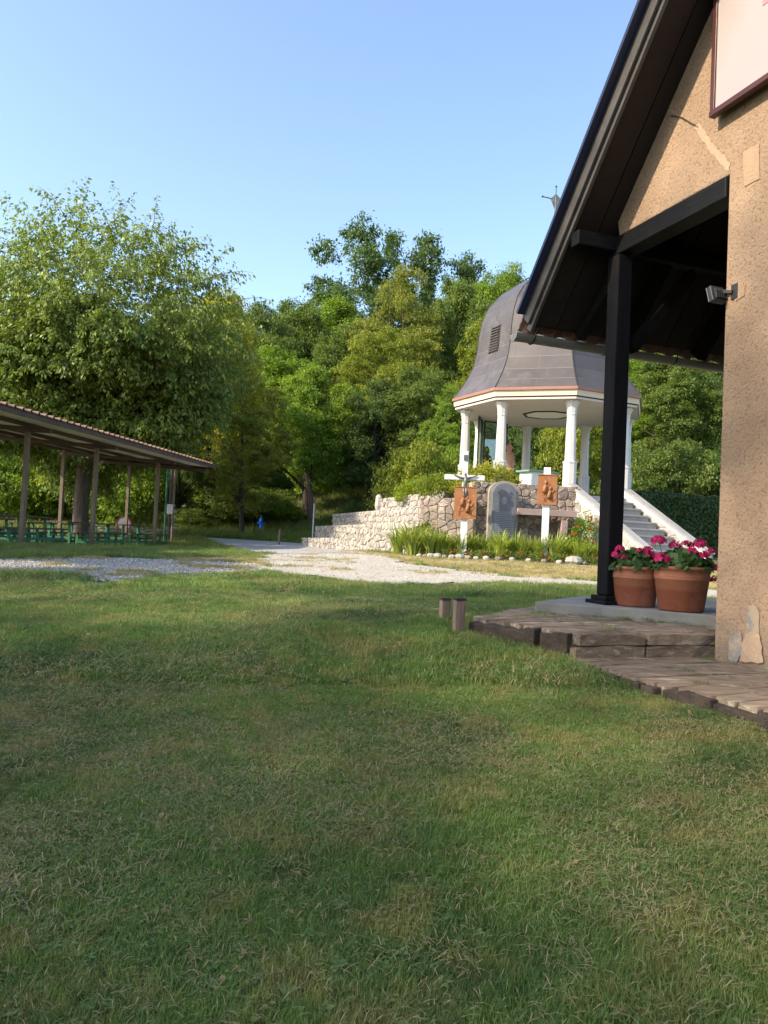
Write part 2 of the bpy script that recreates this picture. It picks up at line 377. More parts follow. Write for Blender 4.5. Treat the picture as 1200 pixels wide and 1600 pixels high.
# rough-cast stucco: pitted, dragged relief
def stucco():
    m, nt, out = node_mat('stucco'); vec = coords(nt, (1, 1, 1))
    c = ramp(nt, noise(nt, vec, 2.0, 5), [(.3, (.41, .285, .19)), (.55, (.34, .238, .16)), (.8, (.43, .31, .21))])
    pits = N(nt, 'ShaderNodeTexVoronoi'); pits.inputs['Scale'].default_value = 85; pits.feature = 'SMOOTH_F1'
    wv = noise(nt, vec, 30, 5, .7)
    mv = N(nt, 'ShaderNodeVectorMath', operation='ADD'); nt.links.new(vec, mv.inputs[0])
    sc_ = N(nt, 'ShaderNodeVectorMath', operation='SCALE'); nt.links.new(wv, sc_.inputs[0]); sc_.inputs['Scale'].default_value = .02; nt.links.new(sc_.outputs[0], mv.inputs[1])
    nt.links.new(mv.outputs[0], pits.inputs['Vector'])
    dk = ramp(nt, noise(nt, vec, 48, 4, .65), [(.36, (.8, .8, .8)), (.46, (0, 0, 0))]); c = mixc(nt, dk, c, (.22, .145, .09))
    big = ramp(nt, noise(nt, vec, .9, 6, .7), [(.35, (1, 1, 1)), (.65, (.80, .78, .76))]); c = mixc(nt, 1.0, c, big, 'MULTIPLY')
    geo = N(nt, 'ShaderNodeNewGeometry'); sep = N(nt, 'ShaderNodeSeparateXYZ'); nt.links.new(geo.outputs['Position'], sep.inputs[0])
    ad = N(nt, 'ShaderNodeMath', operation='MULTIPLY_ADD'); nt.links.new(noise(nt, vec, 3.5, 5, .7), ad.inputs[0]); ad.inputs[1].default_value = -.75; nt.links.new(sep.outputs[2], ad.inputs[2])
    dirt = ramp(nt, ad.outputs[0], [(.0, (.75, .75, .75)), (.22, (0, 0, 0))]); c = mixc(nt, dirt, c, (.17, .14, .11))
    p = N(nt, 'ShaderNodeBsdfPrincipled'); nt.links.new(c, p.inputs['Base Color']); p.inputs['Roughness'].default_value = .95; p.inputs['Specular IOR Level'].default_value = .15
    b1 = bump(nt, pits.outputs[0], .5, .006); b2 = bump(nt, noise(nt, vec, 48, 5, .65), 1.0, .013, b1)
    nt.links.new(b2, p.inputs['Normal']); nt.links.new(p.outputs[0], out.inputs[0])
stucco()
def glassm(name, tint, rough=.02, alpha=.75):
    m, nt, out = node_mat(name)
    g = N(nt, 'ShaderNodeBsdfGlossy'); g.inputs['Roughness'].default_value = rough; g.inputs[0].default_value = (.9, .95, .95, 1)
    t = N(nt, 'ShaderNodeBsdfTransparent'); t.inputs[0].default_value = tint + (1,)
    mx = N(nt, 'ShaderNodeMixShader'); mx.inputs[0].default_value = 1 - alpha
    nt.links.new(t.outputs[0], mx.inputs[1]); nt.links.new(g.outputs[0], mx.inputs[2]); nt.links.new(mx.outputs[0], out.inputs[0])
glassm('pane_glass', (.72, .82, .76), alpha=.86)
def panel():
    m, nt, out = node_mat('sign_panel'); vec = coords(nt, (1, 1, 1))
    c = ramp(nt, noise(nt, vec, 1.5, 3), [(.3, (.38, .32, .30)), (.7, (.35, .295, .28))])
    p = N(nt, 'ShaderNodeBsdfPrincipled'); nt.links.new(c, p.inputs['Base Color']); p.inputs['Roughness'].default_value = .25
    nt.links.new(p.outputs[0], out.inputs[0])
panel()
solid('sign_pink', (.75, .22, .24), (.7, .2, .22), 2, .3, 0)
solid('frame_maroon', (.075, .022, .016), (.05, .016, .012), 4, .35, .2)

# ================================================================== GROUND
def axis_pts(fine, lo, hi, step, far):
    a = list(np.arange(lo, hi + 1e-6, step)); s = step; x = hi
    while x < far: s *= 1.25; x += s; a.append(x)
    s = step; x = lo
    while x > -far: s *= 1.25; x -= s; a.insert(0, x)
    return np.array(a)
gx = axis_pts(0, -16, 16, .4, 900); gy = axis_pts(0, -3, 62, .4, 900)
GX, GY = np.meshgrid(gx, gy); GZ = ground(np.clip(GX, -250, 250), np.clip(GY, -250, 250))
GZ = GZ + (vnoise(GX, GY, 3, 1.7) - .5) * .03 * (GY < 30)
nx, ny = len(gx), len(gy); idx = np.arange(nx * ny).reshape(ny, nx)
fc = np.stack([idx[:-1, :-1], idx[:-1, 1:], idx[1:, 1:], idx[1:, :-1]], -1).reshape(-1, 4)
me = bpy.data.meshes.new('ground'); me.from_pydata(np.stack([GX, GY, GZ], -1).reshape(-1, 3).tolist(), [], fc.tolist()); me.update()
gr = struct(link_mesh('ground', me, 'soil_grass', smooth=True))
def gsurf(x, y):
    """height of the ground sheet as meshed"""
    x = np.asarray(x, float); y = np.asarray(y, float)
    i = np.clip(np.searchsorted(gx, x) - 1, 0, nx - 2); j = np.clip(np.searchsorted(gy, y) - 1, 0, ny - 2)
    fx = (x - gx[i]) / (gx[i + 1] - gx[i]); fy = (y - gy[j]) / (gy[j + 1] - gy[j])
    return (GZ[j, i] * (1 - fx) + GZ[j, i + 1] * fx) * (1 - fy) + (GZ[j + 1, i] * (1 - fx) + GZ[j + 1, i + 1] * fx) * fy
def gs(x, y): return float(gsurf(np.array([x]), np.array([y]))[0])

GRAVEL = [(-260, 880), (0, 877), (120, 873), (300, 873), (385, 872), (420, 885), (440, 896), (330, 902), (250, 906), (180, 911), (60, 903), (0, 900), (-260, 905)]
TRACK = [(395, 866), (470, 862), (555, 862), (600, 872), (640, 884), (760, 897), (850, 906), (1130, 925), (1400, 940), (1400, 966), (1130, 942), (925, 921), (760, 917), (560, 912), (480, 903), (430, 896), (405, 882)]
ROAD = [(316, 841), (400, 845), (470, 850), (560, 859), (555, 866), (400, 867), (360, 858), (335, 851)]
BACKROAD = [(120, 824), (258, 828), (262, 815), (268, 803), (256, 797), (243, 789), (244, 784), (270, 785), (298, 791), (290, 796), (276, 804), (275, 820), (284, 836), (255, 836), (120, 832)]
CLAY = [(262, 764), (300, 764), (318, 776), (316, 790), (300, 792), (272, 785), (258, 783)]
PATH2 = [(448, 780), (560, 782), (612, 772), (640, 764), (640, 776), (585, 792), (520, 796), (440, 788)]
DRY = [(555, 862), (600, 865), (650, 870), (930, 886), (1400, 905), (1400, 938), (1130, 924), (850, 905), (760, 896), (640, 883), (600, 872)]
def pix2ground(poly):
    out = []
    n = len(poly)
    for i in range(n):
        a = np.array(poly[i], float); b = np.array(poly[(i + 1) % n], float); k = max(1, int(np.linalg.norm(b - a) / 25))
        for t in range(k):
            q = a + (b - a) * t / k; out.append(tuple(G(q[0], q[1])[:2]))
    return out
PG = {k: pix2ground(v) for k, v in dict(gravel=GRAVEL, track=TRACK, road=ROAD, back=BACKROAD, clay=CLAY, path2=PATH2, dry=DRY).items()}
def sheet(name, poly, mat, step, lift, wob=.35):
    P = np.array(poly); lo = P.min(0) - .5; hi = P.max(0) + .5
    xs = np.arange(lo[0], hi[0], step); ys = np.arange(lo[1], hi[1], step); X, Y = np.meshgrid(xs, ys)
    cx = X[:-1, :-1] + step / 2; cy = Y[:-1, :-1] + step / 2
    wx = (vnoise(cx, cy, 5, .9) - .5) * wob * 2 + (vnoise(cx, cy, 6, .25) - .5) * wob; wy = (vnoise(cx, cy, 8, .9) - .5) * wob * 2 + (vnoise(cx, cy, 9, .25) - .5) * wob
    keep = inpoly(cx + wx, cy + wy, poly)
    Z = gsurf(X, Y) + lift; n0 = X.shape[1]
    jj, ii = np.nonzero(keep); a = jj * n0 + ii
    faces = np.stack([a, a + 1, a + 1 + n0, a + n0], 1); used, inv = np.unique(faces, return_inverse=True)
    V = np.stack([X.ravel(), Y.ravel(), Z.ravel()], 1)[used]
    me = bpy.data.meshes.new(name); me.from_pydata(V.tolist(), [], inv.reshape(-1, 4).tolist()); me.update()
    return struct(link_mesh(name, me, mat, smooth=True))
sheet('dry_verge', PG['dry'], 'dry_soil', .12, .012)
sheet('gravel_path', PG['gravel'], 'gravel', .10, .018)
sheet('dusty_track', PG['track'], 'dusty_track', .10, .024)
sheet('road', PG['road'], 'asphalt', .25, .032, .15)
sheet('back_road', PG['back'], 'asphalt', .25, .03, .15)
sheet('clay_bank', PG['clay'], 'clay_bank', .3, .05, .6)
sheet('woodland_path', PG['path2'], 'asphalt', .25, .04, .3)

# ================================================================== scatter by geometry nodes (grass, pebbles)
def blade_tuft(seed, n, rad, hmin, hmax, wd, lean, curl=.5):
    r_ = np.random.default_rng(seed); V = []; T = []
    for i in range(n):
        a = r_.uniform(0, 2 * math.pi); rr = rad * math.sqrt(r_.uniform()); b = np.array([rr * math.cos(a), rr * math.sin(a), 0])
        d = r_.uniform(0, 2 * math.pi); dv = np.array([math.cos(d), math.sin(d), 0]); h = r_.uniform(hmin, hmax); ln = abs(r_.normal(0, lean)) + .1
        sd = np.array([-dv[1], dv[0], 0]) * wd * r_.uniform(.6, 1.2); t = r_.uniform()
        ps = []
        for k in range(4):
            s = k / 3; ps.append(b + dv * h * ln * (s ** (1 + curl)) + np.array([0, 0, 1]) * h * s * (1 - .35 * ln * s))
        for k in range(3):
            w0 = 1 - k / 3 * .6; w1 = 1 - (k + 1) / 3 * .6 if k < 2 else .08
            V.append([ps[k] - sd * w0, ps[k] + sd * w0, ps[k + 1] + sd * w1, ps[k + 1] - sd * w1]); T.append(min(1, t * .7 + .3 * k / 2))
    return quads_mesh('tuft', np.array(V), np.array(T))
def clover(seed):
    r_ = np.random.default_rng(seed); V = []; T = []
    for i in range(14):
        a = r_.uniform(0, 6.28); rr = .05 * math.sqrt(r_.uniform()); c = np.array([rr * math.cos(a), rr * math.sin(a), r_.uniform(.015, .035)]); t = r_.uniform()
        for k in range(3):
            an = a + k * 2.09; ax = np.array([math.cos(an), math.sin(an), .15]); b = np.array([-math.sin(an), math.cos(an), 0]); L = .009
            V.append([c, c + ax * L * .6 + b * L * .5, c + ax * L, c + ax * L * .6 - b * L * .5]); T.append(t)
    return quads_mesh('clover', np.array(V), np.array(T))
def rosette(seed, n=8, L0=.028, dry=False):
    r_ = np.random.default_rng(seed); V = []; T = []
    for i in range(n):
        a = i * 6.28 / n + r_.uniform(-.3, .3); d = np.array([math.cos(a), math.sin(a), 0]); b = np.array([-d[1], d[0], 0]); L = L0 * r_.uniform(.7, 1.3); z = np.array([0, 0, 1.]); c = d * .003
        V.append([c, c + d * L * .55 + b * L * .26 + z * L * .45, c + d * L + z * L * .3, c + d * L * .55 - b * L * .26 + z * L * .45]); T.append(r_.uniform())
    return quads_mesh('rosette', np.array(V) + np.array([0, 0, .012]), np.array(T))
def straw(seed):
    r_ = np.random.default_rng(seed); V = []
    for i in range(7):
        a = r_.uniform(0, 6.28); c = np.array([r_.normal(0, .04), r_.normal(0, .04), r_.uniform(.005, .03)]); L = r_.uniform(.03, .065)
        ax = np.array([math.cos(a), math.sin(a), r_.uniform(-.1, .5)]); b = np.array([-math.sin(a), math.cos(a), 0]) * .0013
        m = c + ax * L * .5 + np.array([0, 0, .006]); V += [[c - b, c + b, m + b, m - b], [m - b, m + b, c + ax * L + b * .3, c + ax * L - b * .3]]
    return quads_mesh('straw', np.array(V), r_.uniform(0, 1, len(V)))
def src_collection(name, meshes, mats):
    c = bpy.data.collections.new(name)
    for i, (m, mt) in enumerate(zip(meshes, mats)):
        m.materials.append(MATS[mt]); o = bpy.data.objects.new('%s_%02d' % (name, i), m); c.objects.link(o)
    return c
def scatter(name, P, rot, scl, var, coll):
    me = bpy.data.meshes.new(name); me.vertices.add(len(P)); me.vertices.foreach_set('co', np.asarray(P, np.float32).ravel())
    a = me.attributes.new('rot', 'FLOAT_VECTOR', 'POINT'); a.data.foreach_set('vector', np.asarray(rot, np.float32).ravel())
    a = me.attributes.new('scl', 'FLOAT', 'POINT'); a.data.foreach_set('value', np.asarray(scl, np.float32))
    a = me.attributes.new('var', 'INT', 'POINT'); a.data.foreach_set('value', np.asarray(var, np.int32))
    o = bpy.data.objects.new(name, me); COL.objects.link(o)
    ng = bpy.data.node_groups.new(name, 'GeometryNodeTree')
    ng.interface.new_socket('Geometry', in_out='INPUT', socket_type='NodeSocketGeometry'); ng.interface.new_socket('Geometry', in_out='OUTPUT', socket_type='NodeSocketGeometry')
    gi = ng.nodes.new('NodeGroupInput'); go = ng.nodes.new('NodeGroupOutput'); ip = ng.nodes.new('GeometryNodeInstanceOnPoints')
    ci = ng.nodes.new('GeometryNodeCollectionInfo'); ci.inputs['Collection'].default_value = coll; ci.inputs['Separate Children'].default_value = True; ci.inputs['Reset Children'].default_value = True
    def na(n, t):
        x = ng.nodes.new('GeometryNodeInputNamedAttribute'); x.data_type = t; x.inputs[0].default_value = n; return x.outputs[0]
    ng.links.new(gi.outputs[0], ip.inputs['Points']); ng.links.new(ci.outputs[0], ip.inputs['Instance']); ip.inputs['Pick Instance'].default_value = True
    ng.links.new(na('var', 'INT'), ip.inputs['Instance Index']); ng.links.new(na('rot', 'FLOAT_VECTOR'), ip.inputs['Rotation']); ng.links.new(na('scl', 'FLOAT'), ip.inputs['Scale'])
    ng.links.new(ip.outputs[0], go.inputs[0])
    md = o.modifiers.new('scatter', 'NODES'); md.node_group = ng
    return stuff(o)

# ------------------------------------------------------------------ house frame (shared by steps, slab, scatter masks)
O = D(943, 943, 6.2); SLAB_Z = float(O[2])
AN = R(20.0); WV = np.array([math.sin(AN), -math.cos(AN), 0]); EV = np.array([math.cos(AN), math.sin(AN), 0])
def HP(w_, e_, z_): return np.array([O[0], O[1], 0]) + WV * w_ + EV * e_ + np.array([0, 0, z_])
LOW_Z, UP_Z = .30, .455
UPPER = [tuple(Zp(740, 963, UP_Z)[:2]), tuple(Zp(893, 986, UP_Z)[:2]), tuple(Zp(1113, 986, UP_Z)[:2]), tuple(Zp(1119, 958, UP_Z)[:2]), tuple(Zp(835, 945, UP_Z)[:2])]
LOWER = [tuple(Zp(885, 1026, LOW_Z)[:2]), tuple(Zp(1010, 1060, LOW_Z)[:2]), tuple(Zp(1200, 1106, LOW_Z)[:2]), tuple(Zp(1330, 1160, LOW_Z)[:2]), tuple(HP(3.6, .0, 0)[:2]), tuple(HP(1.1, .0, 0)[:2]), tuple(Zp(893, 1012, LOW_Z)[:2])]

def pts_where(n, xlo, xhi, ylo, yhi, fn):
    x = RNG.uniform(xlo, xhi, n); y = RNG.uniform(ylo, yhi, n); k = fn(x, y); return x[k], y[k]
def tri_frustum(x, y, m=1.2): return np.abs(x) < .53 * y + m
def clear(x, y):
    bad = inpoly(x, y, UPPER) | inpoly(x, y, LOWER)
    hw = (x - O[0]) * WV[0] + (y - O[1]) * WV[1]; he = (x - O[0]) * EV[0] + (y - O[1]) * EV[1]
    bad |= (he > -.25) & (hw > -.75) & (he < 6)
    return ~bad
def offpaths(x, y, wob=.55):
    wx = x + (vnoise(x, y, 21, .8) - .5) * wob * 2; wy = y + (vnoise(x, y, 22, .8) - .5) * wob * 2
    return ~(inpoly(wx, wy, PG['gravel']) | inpoly(wx, wy, PG['track']) | inpoly(wx, wy, PG['road']) | inpoly(wx, wy, PG['back']) | inpoly(wx, wy, PG['dry']))
lawn_src = src_collection('lawn_tufts', [blade_tuft(1, 34, .055, .022, .050, .0016, .7), blade_tuft(2, 30, .06, .02, .045, .0018, .9), blade_tuft(3, 38, .06, .025, .060, .0014, .6), clover(4), straw(5), blade_tuft(6, 22, .05, .03, .075, .0015, .8), rosette(7), rosette(8, 2, .035)],
                          ['lawn_blade'] * 4 + ['straw_blade', 'lawn_blade', 'weed_leaf', 'fallen_leaf'])
LP = []
for (n, ylo, yhi, s) in ((100000, .7, 4.2, .66), (56000, 4.2, 8.5, 1.15), (56000, 8.5, 17.5, 1.7)):
    m = .53 * yhi + 1.2
    x, y = pts_where(n, -m, m, ylo, yhi, lambda x, y: tri_frustum(x, y) & clear(x, y) & offpaths(x, y))
    LP.append(np.stack([x, y, gsurf(x, y) - .002, np.full(len(x), s)], 1))
LP = np.concatenate(LP); n = len(LP)
rot = np.stack([RNG.normal(0, .12, n), RNG.normal(0, .12, n), RNG.uniform(0, 6.28, n)], 1)
dryness = vnoise(LP[:, 0], LP[:, 1], 31, 1.1) * .6 + vnoise(LP[:, 0], LP[:, 1], 32, .35) * .4
var = RNG.choice([0, 1, 2, 5], n, p=[.35, .32, .28, .05]); u = RNG.uniform(0, 1, n)
var = np.where(u < np.where(LP[:, 1] < 4.2, .10, .06) + .30 * np.clip((dryness - .45) * 4, 0, 1), 4, var); var = np.where((u > .975) & (vnoise(LP[:, 0], LP[:, 1], 33, .6) > .5), 3, var)
u2 = RNG.uniform(0, 1, n); var = np.where(u2 < .006, 7, np.where(u2 > .985 - .02 * (vnoise(LP[:, 0], LP[:, 1], 35, .8) > .6), 6, var))
hgt = .75 + .6 * vnoise(LP[:, 0], LP[:, 1], 34, .5)
scatter('lawn', LP[:, :3], rot, LP[:, 3] * hgt, var, lawn_src)

dry_src = src_collection('dry_tufts', [blade_tuft(11, 26, .08, .03, .07, .003, .9), blade_tuft(12, 24, .09, .03, .08, .003, .8)], ['dry_blade', 'dry_blade'])
P = np.array(PG['dry']); lo, hi = P.min(0), P.max(0)
x, y = pts_where(26000, lo[0], min(hi[0], 12), lo[1], hi[1], lambda x, y: inpoly(x, y, PG['dry']) & (RNG.uniform(0, 1, len(x)) < .25 + .75 * vnoise(x, y, 41, .5)))
n = len(x); scatter('dry_grass', np.stack([x, y, gsurf(x, y)], 1), np.stack([np.zeros(n), np.zeros(n), RNG.uniform(0, 6.28, n)], 1), RNG.uniform(.6, 1.2, n), RNG.integers(0, 2, n), dry_src)
xs_, ys_ = [], []
for key in ('gravel', 'track'):
    P = np.array(PG[key]); lo, hi = P.min(0), P.max(0)
    x, y = pts_where(26000, max(lo[0], -9), min(hi[0], 10), lo[1], hi[1], lambda x, y: inpoly(x, y, PG[key]) & (vnoise(x, y, 44, .8) * .6 + vnoise(x, y, 45, .25) * .4 > .60 + .1 * RNG.uniform(0, 1, len(x))))
    xs_.append(x); ys_.append(y)
x = np.concatenate(xs_); y = np.concatenate(ys_); n = len(x)
scatter('path_weeds', np.stack([x, y, gsurf(x, y) + .015], 1), np.stack([np.zeros(n), np.zeros(n), RNG.uniform(0, 6.28, n)], 1), RNG.uniform(.4, 1.0, n), RNG.integers(0, 2, n), dry_src)
bank_src = src_collection('bank_tufts', [blade_tuft(13, 30, .12, .06, .16, .004, .7), blade_tuft(14, 26, .12, .08, .22, .004, .6), blade_tuft(15, 20, .10, .10, .30, .005, .5)], ['bank_blade'] * 3)
def bankok(x, y):
    return offpaths(x, y, .1) & (np.abs(x) < .55 * y + 2) & ((x < .5) | (y > 30)) & ~((x > 1.2) & (y < 31))
x1, y1 = pts_where(42000, -22, 2, 11.5, 36, bankok); x2, y2 = pts_where(26000, -26, 26, 33, 48, bankok)
k = RNG.uniform(0, 1, len(x1)) < np.where(y1 < 15, 1.0, .75); x1, y1 = x1[k], y1[k]
x = np.concatenate([x1, x2]); y = np.concatenate([y1, y2]); n = len(x)
scatter('bank_grass', np.stack([x, y, gsurf(x, y)], 1), np.stack([np.zeros(n), np.zeros(n), RNG.uniform(0, 6.28, n)], 1), RNG.uniform(.6, 1.3, n) * np.where(y > 33, 1.6, np.where(y < 24, .55, 1.0)), RNG.integers(0, 3, n), bank_src)
# pebbles on the paths
def pebble(seed):
    r_ = random.Random(seed); mb = MB(); mb.lathe((0, 0, 0), [(.4, -.3), (1, 0), (.85, .4), (.3, .6)], 6)
    mb.v = [(a * (1 + r_.uniform(-.25, .25)), b * (1 + r_.uniform(-.25, .25)), c * (1 + r_.uniform(-.2, .2))) for a, b, c in mb.v]
    me = bpy.data.meshes.new('pebble'); me.from_pydata(mb.v, [], mb.f); me.update(); return me
peb_src = src_collection('pebbles', [pebble(1), pebble(2), pebble(3)], ['pebble'] * 3)
xx = []; yy = []
for key, cnt, xl, xh in (('gravel', 26000, -9, 0), ('track', 30000, -4, 11)):
    P = np.array(PG[key]); lo, hi = P.min(0), P.max(0)
    x, y = pts_where(cnt, max(lo[0], xl), min(hi[0], xh), lo[1], hi[1], lambda x, y: inpoly(x + (vnoise(x, y, 51, .4) - .5) * .8, y + (vnoise(x, y, 52, .4) - .5) * .8, PG[key]))
    xx.append(x); yy.append(y)
x = np.concatenate(xx); y = np.concatenate(yy); n = len(x)
scatter('gravel_stones', np.stack([x, y, gsurf(x, y) + .02], 1), RNG.uniform(0, 6.28, (n, 3)), RNG.uniform(.005, .016, n) * RNG.uniform(.6, 1.5, n), RNG.integers(0, 3, n), peb_src)

# ================================================================== TREES
def tube_path(a, d, L, n, wob, rs, droop=0.0):
    p = np.array(a, float); d = np.array(d, float); d /= np.linalg.norm(d); pts = [p.copy()]
    for i in range(n):
        d = d + rs.normal(0, wob, 3) + np.array([0, 0, -droop]); d /= np.linalg.norm(d); p = p + d * L / n; pts.append(p.copy())
    return np.array(pts)
def trunk_mesh(name, H, r0, seed, limbs=6, fork=.3, spread=.5, n=9):
    rs = np.random.default_rng(seed); mb = MB(); tp = tube_path((0, 0, -.3), (rs.normal(0, .04), rs.normal(0, .04), 1), H * .9, 8, .05, rs)
    rad = [r0 * (1.35 if i == 0 else 1) * (1 - i / 9) ** 1.0 + .02 for i in range(9)]; mb.tube(tp, rad, n)
    for k in range(limbs):
        j = min(7, int(2 + k * 5 / limbs)); a = rs.uniform(0, 6.28) + k * 2.4; d = (math.cos(a) * spread, math.sin(a) * spread, .55)
        q = tube_path(tp[j], d, H * (.42 - .03 * j), 5, .12, rs); mb.tube(q, [rad[j] * .55 * (1 - i / 6) + .012 for i in range(6)], 6)
    me = bpy.data.meshes.new(name); me.from_pydata(mb.v, [], mb.f); me.update(); return me
def crown_mesh(name, H, Rr, base, seed, nleaf, lobes=34, leaf=.15, shape='round', fill=.25, sig=.19, flat=.55, lobe_r=(.20, .34), clump_n=55):
    rs = np.random.default_rng(seed); C = []; Rl = []
    for i in range(lobes):
        t = (i + rs.uniform(0, 1)) / lobes; a = rs.uniform(0, 2 * math.pi)
        if shape == 'round': env = math.sqrt(max(0.02, 1 - (2 * t ** .9 - 1) ** 2 * .96))
        elif shape == 'cone': env = max(.12, (1 - t) ** .7)
        elif shape == 'open': env = .55 + .6 * math.sin(t * 2.8)
        else: env = 1.0
        rr = Rr * env * rs.uniform(.45, .92); z = base + (H - base) * (.06 + .86 * t)
        C.append((rr * math.cos(a), rr * math.sin(a), z)); Rl.append(Rr * rs.uniform(*lobe_r) * (.75 + .4 * env))
    C = np.array(C); Rl = np.array(Rl); ncl = nleaf // clump_n; wts = Rl ** 2 / (Rl ** 2).sum(); li = rs.choice(lobes, ncl, p=wts)
    d = unit(rs.normal(0, 1, (ncl, 3)) + np.array([0, 0, .35])); rad = Rl[li] * np.where(rs.uniform(0, 1, ncl) < fill, rs.uniform(.2, .9, ncl), rs.uniform(.85, 1.12, ncl))
    cc = C[li] + d * rad[:, None] * np.array([1, 1, .75])
    n = ncl * clump_n; ci = np.repeat(np.arange(ncl), clump_n); s = sig * rs.uniform(.6, 1.5, ncl)[ci]
    p = cc[ci] + rs.normal(0, 1, (n, 3)) * s[:, None] * np.array([1, 1, flat])
    out = d[ci] * np.array([1, 1, .3]) + rs.normal(0, .7, (n, 3)) + np.array([0, 0, -.25])
    nor = unit(np.array([0, 0, 1.0]) + d[ci] * .5 + rs.normal(0, .55, (n, 3)))
    L = leaf * rs.uniform(.6, 1.25, n); q = leaf_quads(p, out, nor, L, L * rs.uniform(.5, .75, n))
    tone = np.clip(rs.uniform(0, 1, ncl)[ci] * .55 + rs.uniform(0, 1, n) * .3 + np.clip(rs.normal(.1, .12, lobes), 0, .4)[li][ci], 0, 1)
    return quads_mesh(name, q, tone)
VAR = {}
def variant(key, H, Rr, base, seed, nleaf, r0, **kw):
    tk = {k: kw.pop(k) for k in ('limbs', 'spread') if k in kw}
    VAR[key] = (crown_mesh('crown_' + key, H, Rr, base, seed, nleaf, **kw), trunk_mesh('trunk_' + key, H * .92, r0, seed + 50, **tk), H, Rr)
variant('round', 10, 3.4, 1.6, 101, 62000, .24)
variant('round2', 10, 3.6, 1.2, 102, 62000, .22, lobes=44, lobe_r=(.15, .28), leaf=.14)
variant('tall', 10, 2.6, 1.0, 103, 56000, .20, lobes=46, lobe_r=(.2, .33), leaf=.15, flat=.8)
variant('oak', 10, 4.6, 3.2, 104, 24000, .34, lobes=30, lobe_r=(.11, .19), leaf=.17, shape='open', fill=.4, limbs=11, spread=1.1)
variant('layered', 10, 3.8, 1.4, 105, 60000, .22, lobes=50, lobe_r=(.14, .26), leaf=.13, flat=.28)
variant('bush', 3, 2.0, .1, 106, 16000, .06, lobes=26, lobe_r=(.25, .42), leaf=.12, sig=.16)
TREES = {}
def tree(px, d, top, width, key, tint, label, group='trees on the wooded slope', name='broadleaf_tree', cat='tree', mat='leaf_mid', bark='bark_dark', base_y=None, rz=None, topz=None, xy=None):
    cm, tm, H, Rr = VAR[key]
    if xy is None: q = D(px, top, d); x, y, tz = q
    else: (x, y), tz = xy, topz
    z0 = gs(x, y) - .1; h = tz - z0; sr = (width / F * d / 2) / (Rr * 1.12) if width else h / H
    ks = (key, mat)
    if ks not in TREES:
        cm2 = cm.copy(); cm2.materials.clear(); cm2.materials.append(MATS[mat])
        if not tm.materials: tm.materials.append(MATS[bark])
        TREES[ks] = cm2
    t = thing(name, label, cat, (x, y, z0), group, rz if rz is not None else random.uniform(0, 6.28)); t.scale = (sr, sr, h / H * .97)
    c = bpy.data.objects.new('crown', TREES[ks]); COL.objects.link(c); c.parent = t; c.color = tuple(tint) + (1,)
    k = bpy.data.objects.new('trunk' if cat == 'tree' else 'stem', tm); COL.objects.link(k); k.parent = t
    return t
YG = (1.75, 1.45, .8); MID = (1.1, 1.1, 1.0); OL = (1.75, 1.35, .95); DK = (.75, .85, .95); BR = (1.5, 1.6, .8); GO = (3.2, 2.1, .7); BL = (.75, .85, 1.15)
